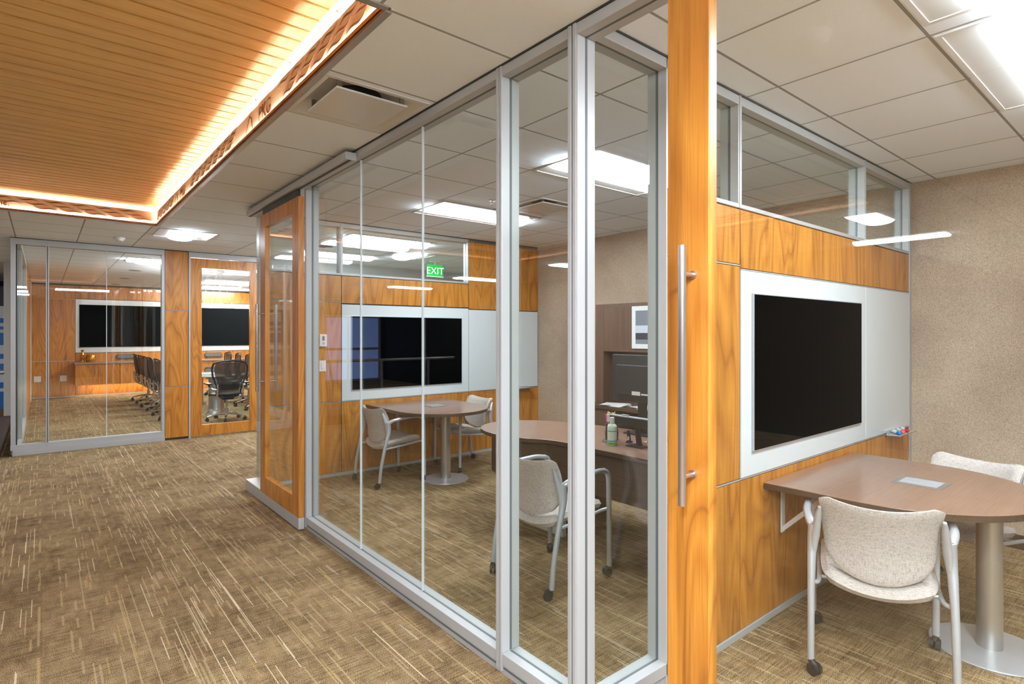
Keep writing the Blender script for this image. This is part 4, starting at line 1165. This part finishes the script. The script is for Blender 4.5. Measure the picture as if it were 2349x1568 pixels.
def task_chair():
    t = thing('task_chair', '', 'office chair')
    for k in range(5):
        a = 2*PI*k/5+.35
        c, s = math.cos(a), math.sin(a)
        leg = MB().tube([(.02*c, .02*s, .125), (.16*c, .16*s, .112), (.315*c, .315*s, .078)], [.03, .024, .014], 10, True, (1, .7)).build('leg', 'chrome', t)
        m = MB()
        for d in (-1, 1):
            m.tube([(.315*c-s*d*.004, .315*s+c*d*.004, .029), (.315*c-s*d*.024, .315*s+c*d*.024, .029)], .029, 16)
        m.tube([(.315*c, .315*s, .07), (.315*c, .315*s, .03)], .012, 8)
        m.build('caster', 'rubber', leg)
    MB().tube([(0, 0, .10), (0, 0, .22), (0, 0, .221), (0, 0, .40)], [.032, .030, .018, .018], 16).build('gas_column', 'steel', t)
    MB().box(-.13, .10, -.09, .09, .37, .42, .012).build('tilt_mechanism', 'black', t)
    def seat(u, v):
        a, b = u*2-1, v*2-1
        return (.02+.235*a*(1-.10*b*b), .25*b*(1-.12*max(0, -a)**2), .455+.018*b*b-.05*max(0, a)**3+.01*max(0, -a)**2)
    MB().pad(seat, lambda u, v: (0, 0, 1), .045, 16, 16, .3).build('seat', 'black', t)
    # mesh back: wide at the shoulders, narrow at the waist
    prof = [(0, .185), (.12, .195), (.28, .20), (.42, .235), (.62, .275), (.80, .285), (.93, .265), (1, .20)]
    def hw(v):
        for (a, wa_), (b, wb_) in zip(prof, prof[1:]):
            if v <= b:
                f = (v-a)/(b-a); f = f*f*(3-2*f); return wa_+(wb_-wa_)*f
        return prof[-1][1]
    def bk(u, v, off=0):
        b = u*2-1
        x = -.20 - .10*v**1.2 - .045*math.sin(PI*v*.9) + .05*b*b + .0 + off + .02
        return Vector((x, hw(v)*b, .45+.60*v - .03*(1-b*b)*(1-v) + .012*(1-b*b)*v))
    mm = MB(); mm.grid(lambda u, v: bk(.06+.88*u, .05+.90*v), 20, 22)
    mm.build('back_mesh', 'mesh', t)
    rim = [bk(0, v/20) for v in range(1, 20)] + [bk(u/12, 1) + Vector((0, 0, -.01*abs(u-6)/6)) for u in range(1, 12)] + [bk(1, 1-v/20) for v in range(1, 20)] + [bk(1-u/12, 0) for u in range(1, 12)]
    rim = smooth_path(rim + rim[:1], 2)
    MB().tube(rim, .016, 8).build('back_frame', 'black', t)
    m = MB(); m.grid(lambda u, v: bk(.12+.76*u, .20+.16*v, -.03), 12, 6); m.build('lumbar_pad', 'black', t)
    for s in (-1, 1):
        p = smooth_path([(-.12, s*.20, .40), (-.245, s*.205, .44), (-.275, s*.205, .56), (-.27, s*.205, .66)])
        br = MB().tube(p, .016, 10).build('back_bracket', 'chrome', t)
        p = smooth_path([(-.25, s*.21, .56), (-.20, s*.27, .57), (-.13, s*.30, .60), (-.08, s*.305, .645)])
        ar = MB().tube(p, .018, 10).build('arm_bracket', 'chrome', t)
        MB().box(-.17, .10, s*.305-.045, s*.305+.045, .645, .672, .012).build('arm_pad', 'black', ar)
    return t
tc_ = task_chair()
GT = 'black mesh chairs around the conference table'
place_chair(tc_, 2.53, 11.05, PI/2, 'black mesh office chair at the near table end, seen through door glass', GT)
ordn = ['nearest the glass front', 'second from the glass front', 'third from the glass front', 'third from the back wall', 'second from the back wall', 'nearest the cabinet wall']
for k, y in enumerate((11.6, 12.39, 13.18, 13.97, 14.76, 15.55)):
    place_chair(tc_, 1.90, y, .05*math.sin(k*2.1), f'black mesh chair in the left row of the long table, {ordn[k]}', GT)
for k, y in enumerate((12.2, 13.05, 13.95, 14.9, 15.85)):
    place_chair(tc_, 3.42, y, PI+.06*math.sin(k*1.7), f'black mesh chair in the right row of the long table, {["nearest the door", "second from the door", "third from the door", "fourth from the door", "farthest from the door"][k]}', GT)

# ------------------------------------------------------------------ beyond the left edge: stair guard, column, dusk windows
o = box('column', 'white_wall', -.50, -.40, 12.75, 12.85, 0, CEIL); tag(o, 'pale square column left of the conference glass corner', 'column', kind='structure')
o = box('trim_3', 'dark_base', -.75, -.40, 9.30, 12.7, 0, .16); tag(o, 'dark wood curb at the stair opening left of the conference front', 'curb', kind='structure')
t = thing('handrail', 'brushed steel handrail at the stair opening by the left edge', 'handrail', (0, 0, 0))
MB().tube([(-3.2, 9.72, 1.045), (-.37, 9.72, 1.045)], .024, 14).build('rail', 'steel', t)
for x in (-.62, -1.6, -2.6): MB().tube([(x, 9.72, .0), (x, 9.72, 1.03)], .018, 12).build('post', 'steel', t)
mu = thing('wall_mural', 'blue and white printed wall panel beyond the stair at left edge', 'mural', (-2.1, 15.6, 0))
zz = 0.0
random.seed(3)
MB().box(.3, 1.7, .01, .06, 0, 2.1).build('panel', 'mural_white', mu)
for z, h in ((.0, .35), (.42, .12), (.7, .22), (1.02, .1), (1.3, .25), (1.62, .06), (1.75, .1)):
    MB().box(.3, 1.7, .0, .012, z, z+h).build('stripe', 'mural_blue', mu)
MB().box(.3, 1.7, -.02, .06, 2.1, 2.5).build('header', 'black', mu)

o = MB().box(-5.7, -.2, 17.6, 17.7, 0, CEIL).build('wall_block_end', 'lobby'); tag(o, 'added dark wall closing off outside light behind the printed panel', 'wall', kind='structure')  # added to close the lobby end against the bright world background
wl = struct('window_4', 'dusk blue window in the lobby end wall beyond the corridor', 'window')
for k in range(2):
    x0 = -5.45+1.1*k
    for z0, z1 in ((.06, 1.0), (1.08, 2.05)):
        MB().box(x0+.04, x0+1.06, 17.585, 17.6, z0, z1).build('glass_pane', 'dusk', wl)
for k in range(3): MB().box(-5.49+1.1*k, -5.41+1.1*k, 17.56, 17.6, 0, 2.1, .002).build('mullion', 'alu', wl)
for z0, z1 in ((0, .06), (1.0, 1.08), (2.05, 2.13)): MB().box(-5.49, -3.21, 17.57, 17.6, z0, z1, .002).build('transom', 'alu', wl)
o = MB().box(-5.75, -5.6, -6, 17.6, 0, CEIL).build('wall_block_side', 'lobby'); tag(o, 'added unseen dark wall blocking outside light across from the glass fronts', 'wall', kind='structure')  # unseen wall added to keep world haze out of the door glass
o = MB().box(-5.75, 1.64, -6.1, -6, 0, CEIL).build('wall_block_back', 'lobby'); tag(o, 'added unseen dark wall blocking outside light far behind the viewpoint', 'wall', kind='structure')  # added behind the camera to close off background light
o = MB().box(1.64, 1.74, -6, -2.3, 0, CEIL).build('wall_block_return', 'lobby'); tag(o, 'added unseen dark wall shutting out light beside the small meeting room', 'wall', kind='structure')  # unseen return added with the other lobby walls to shut out world light
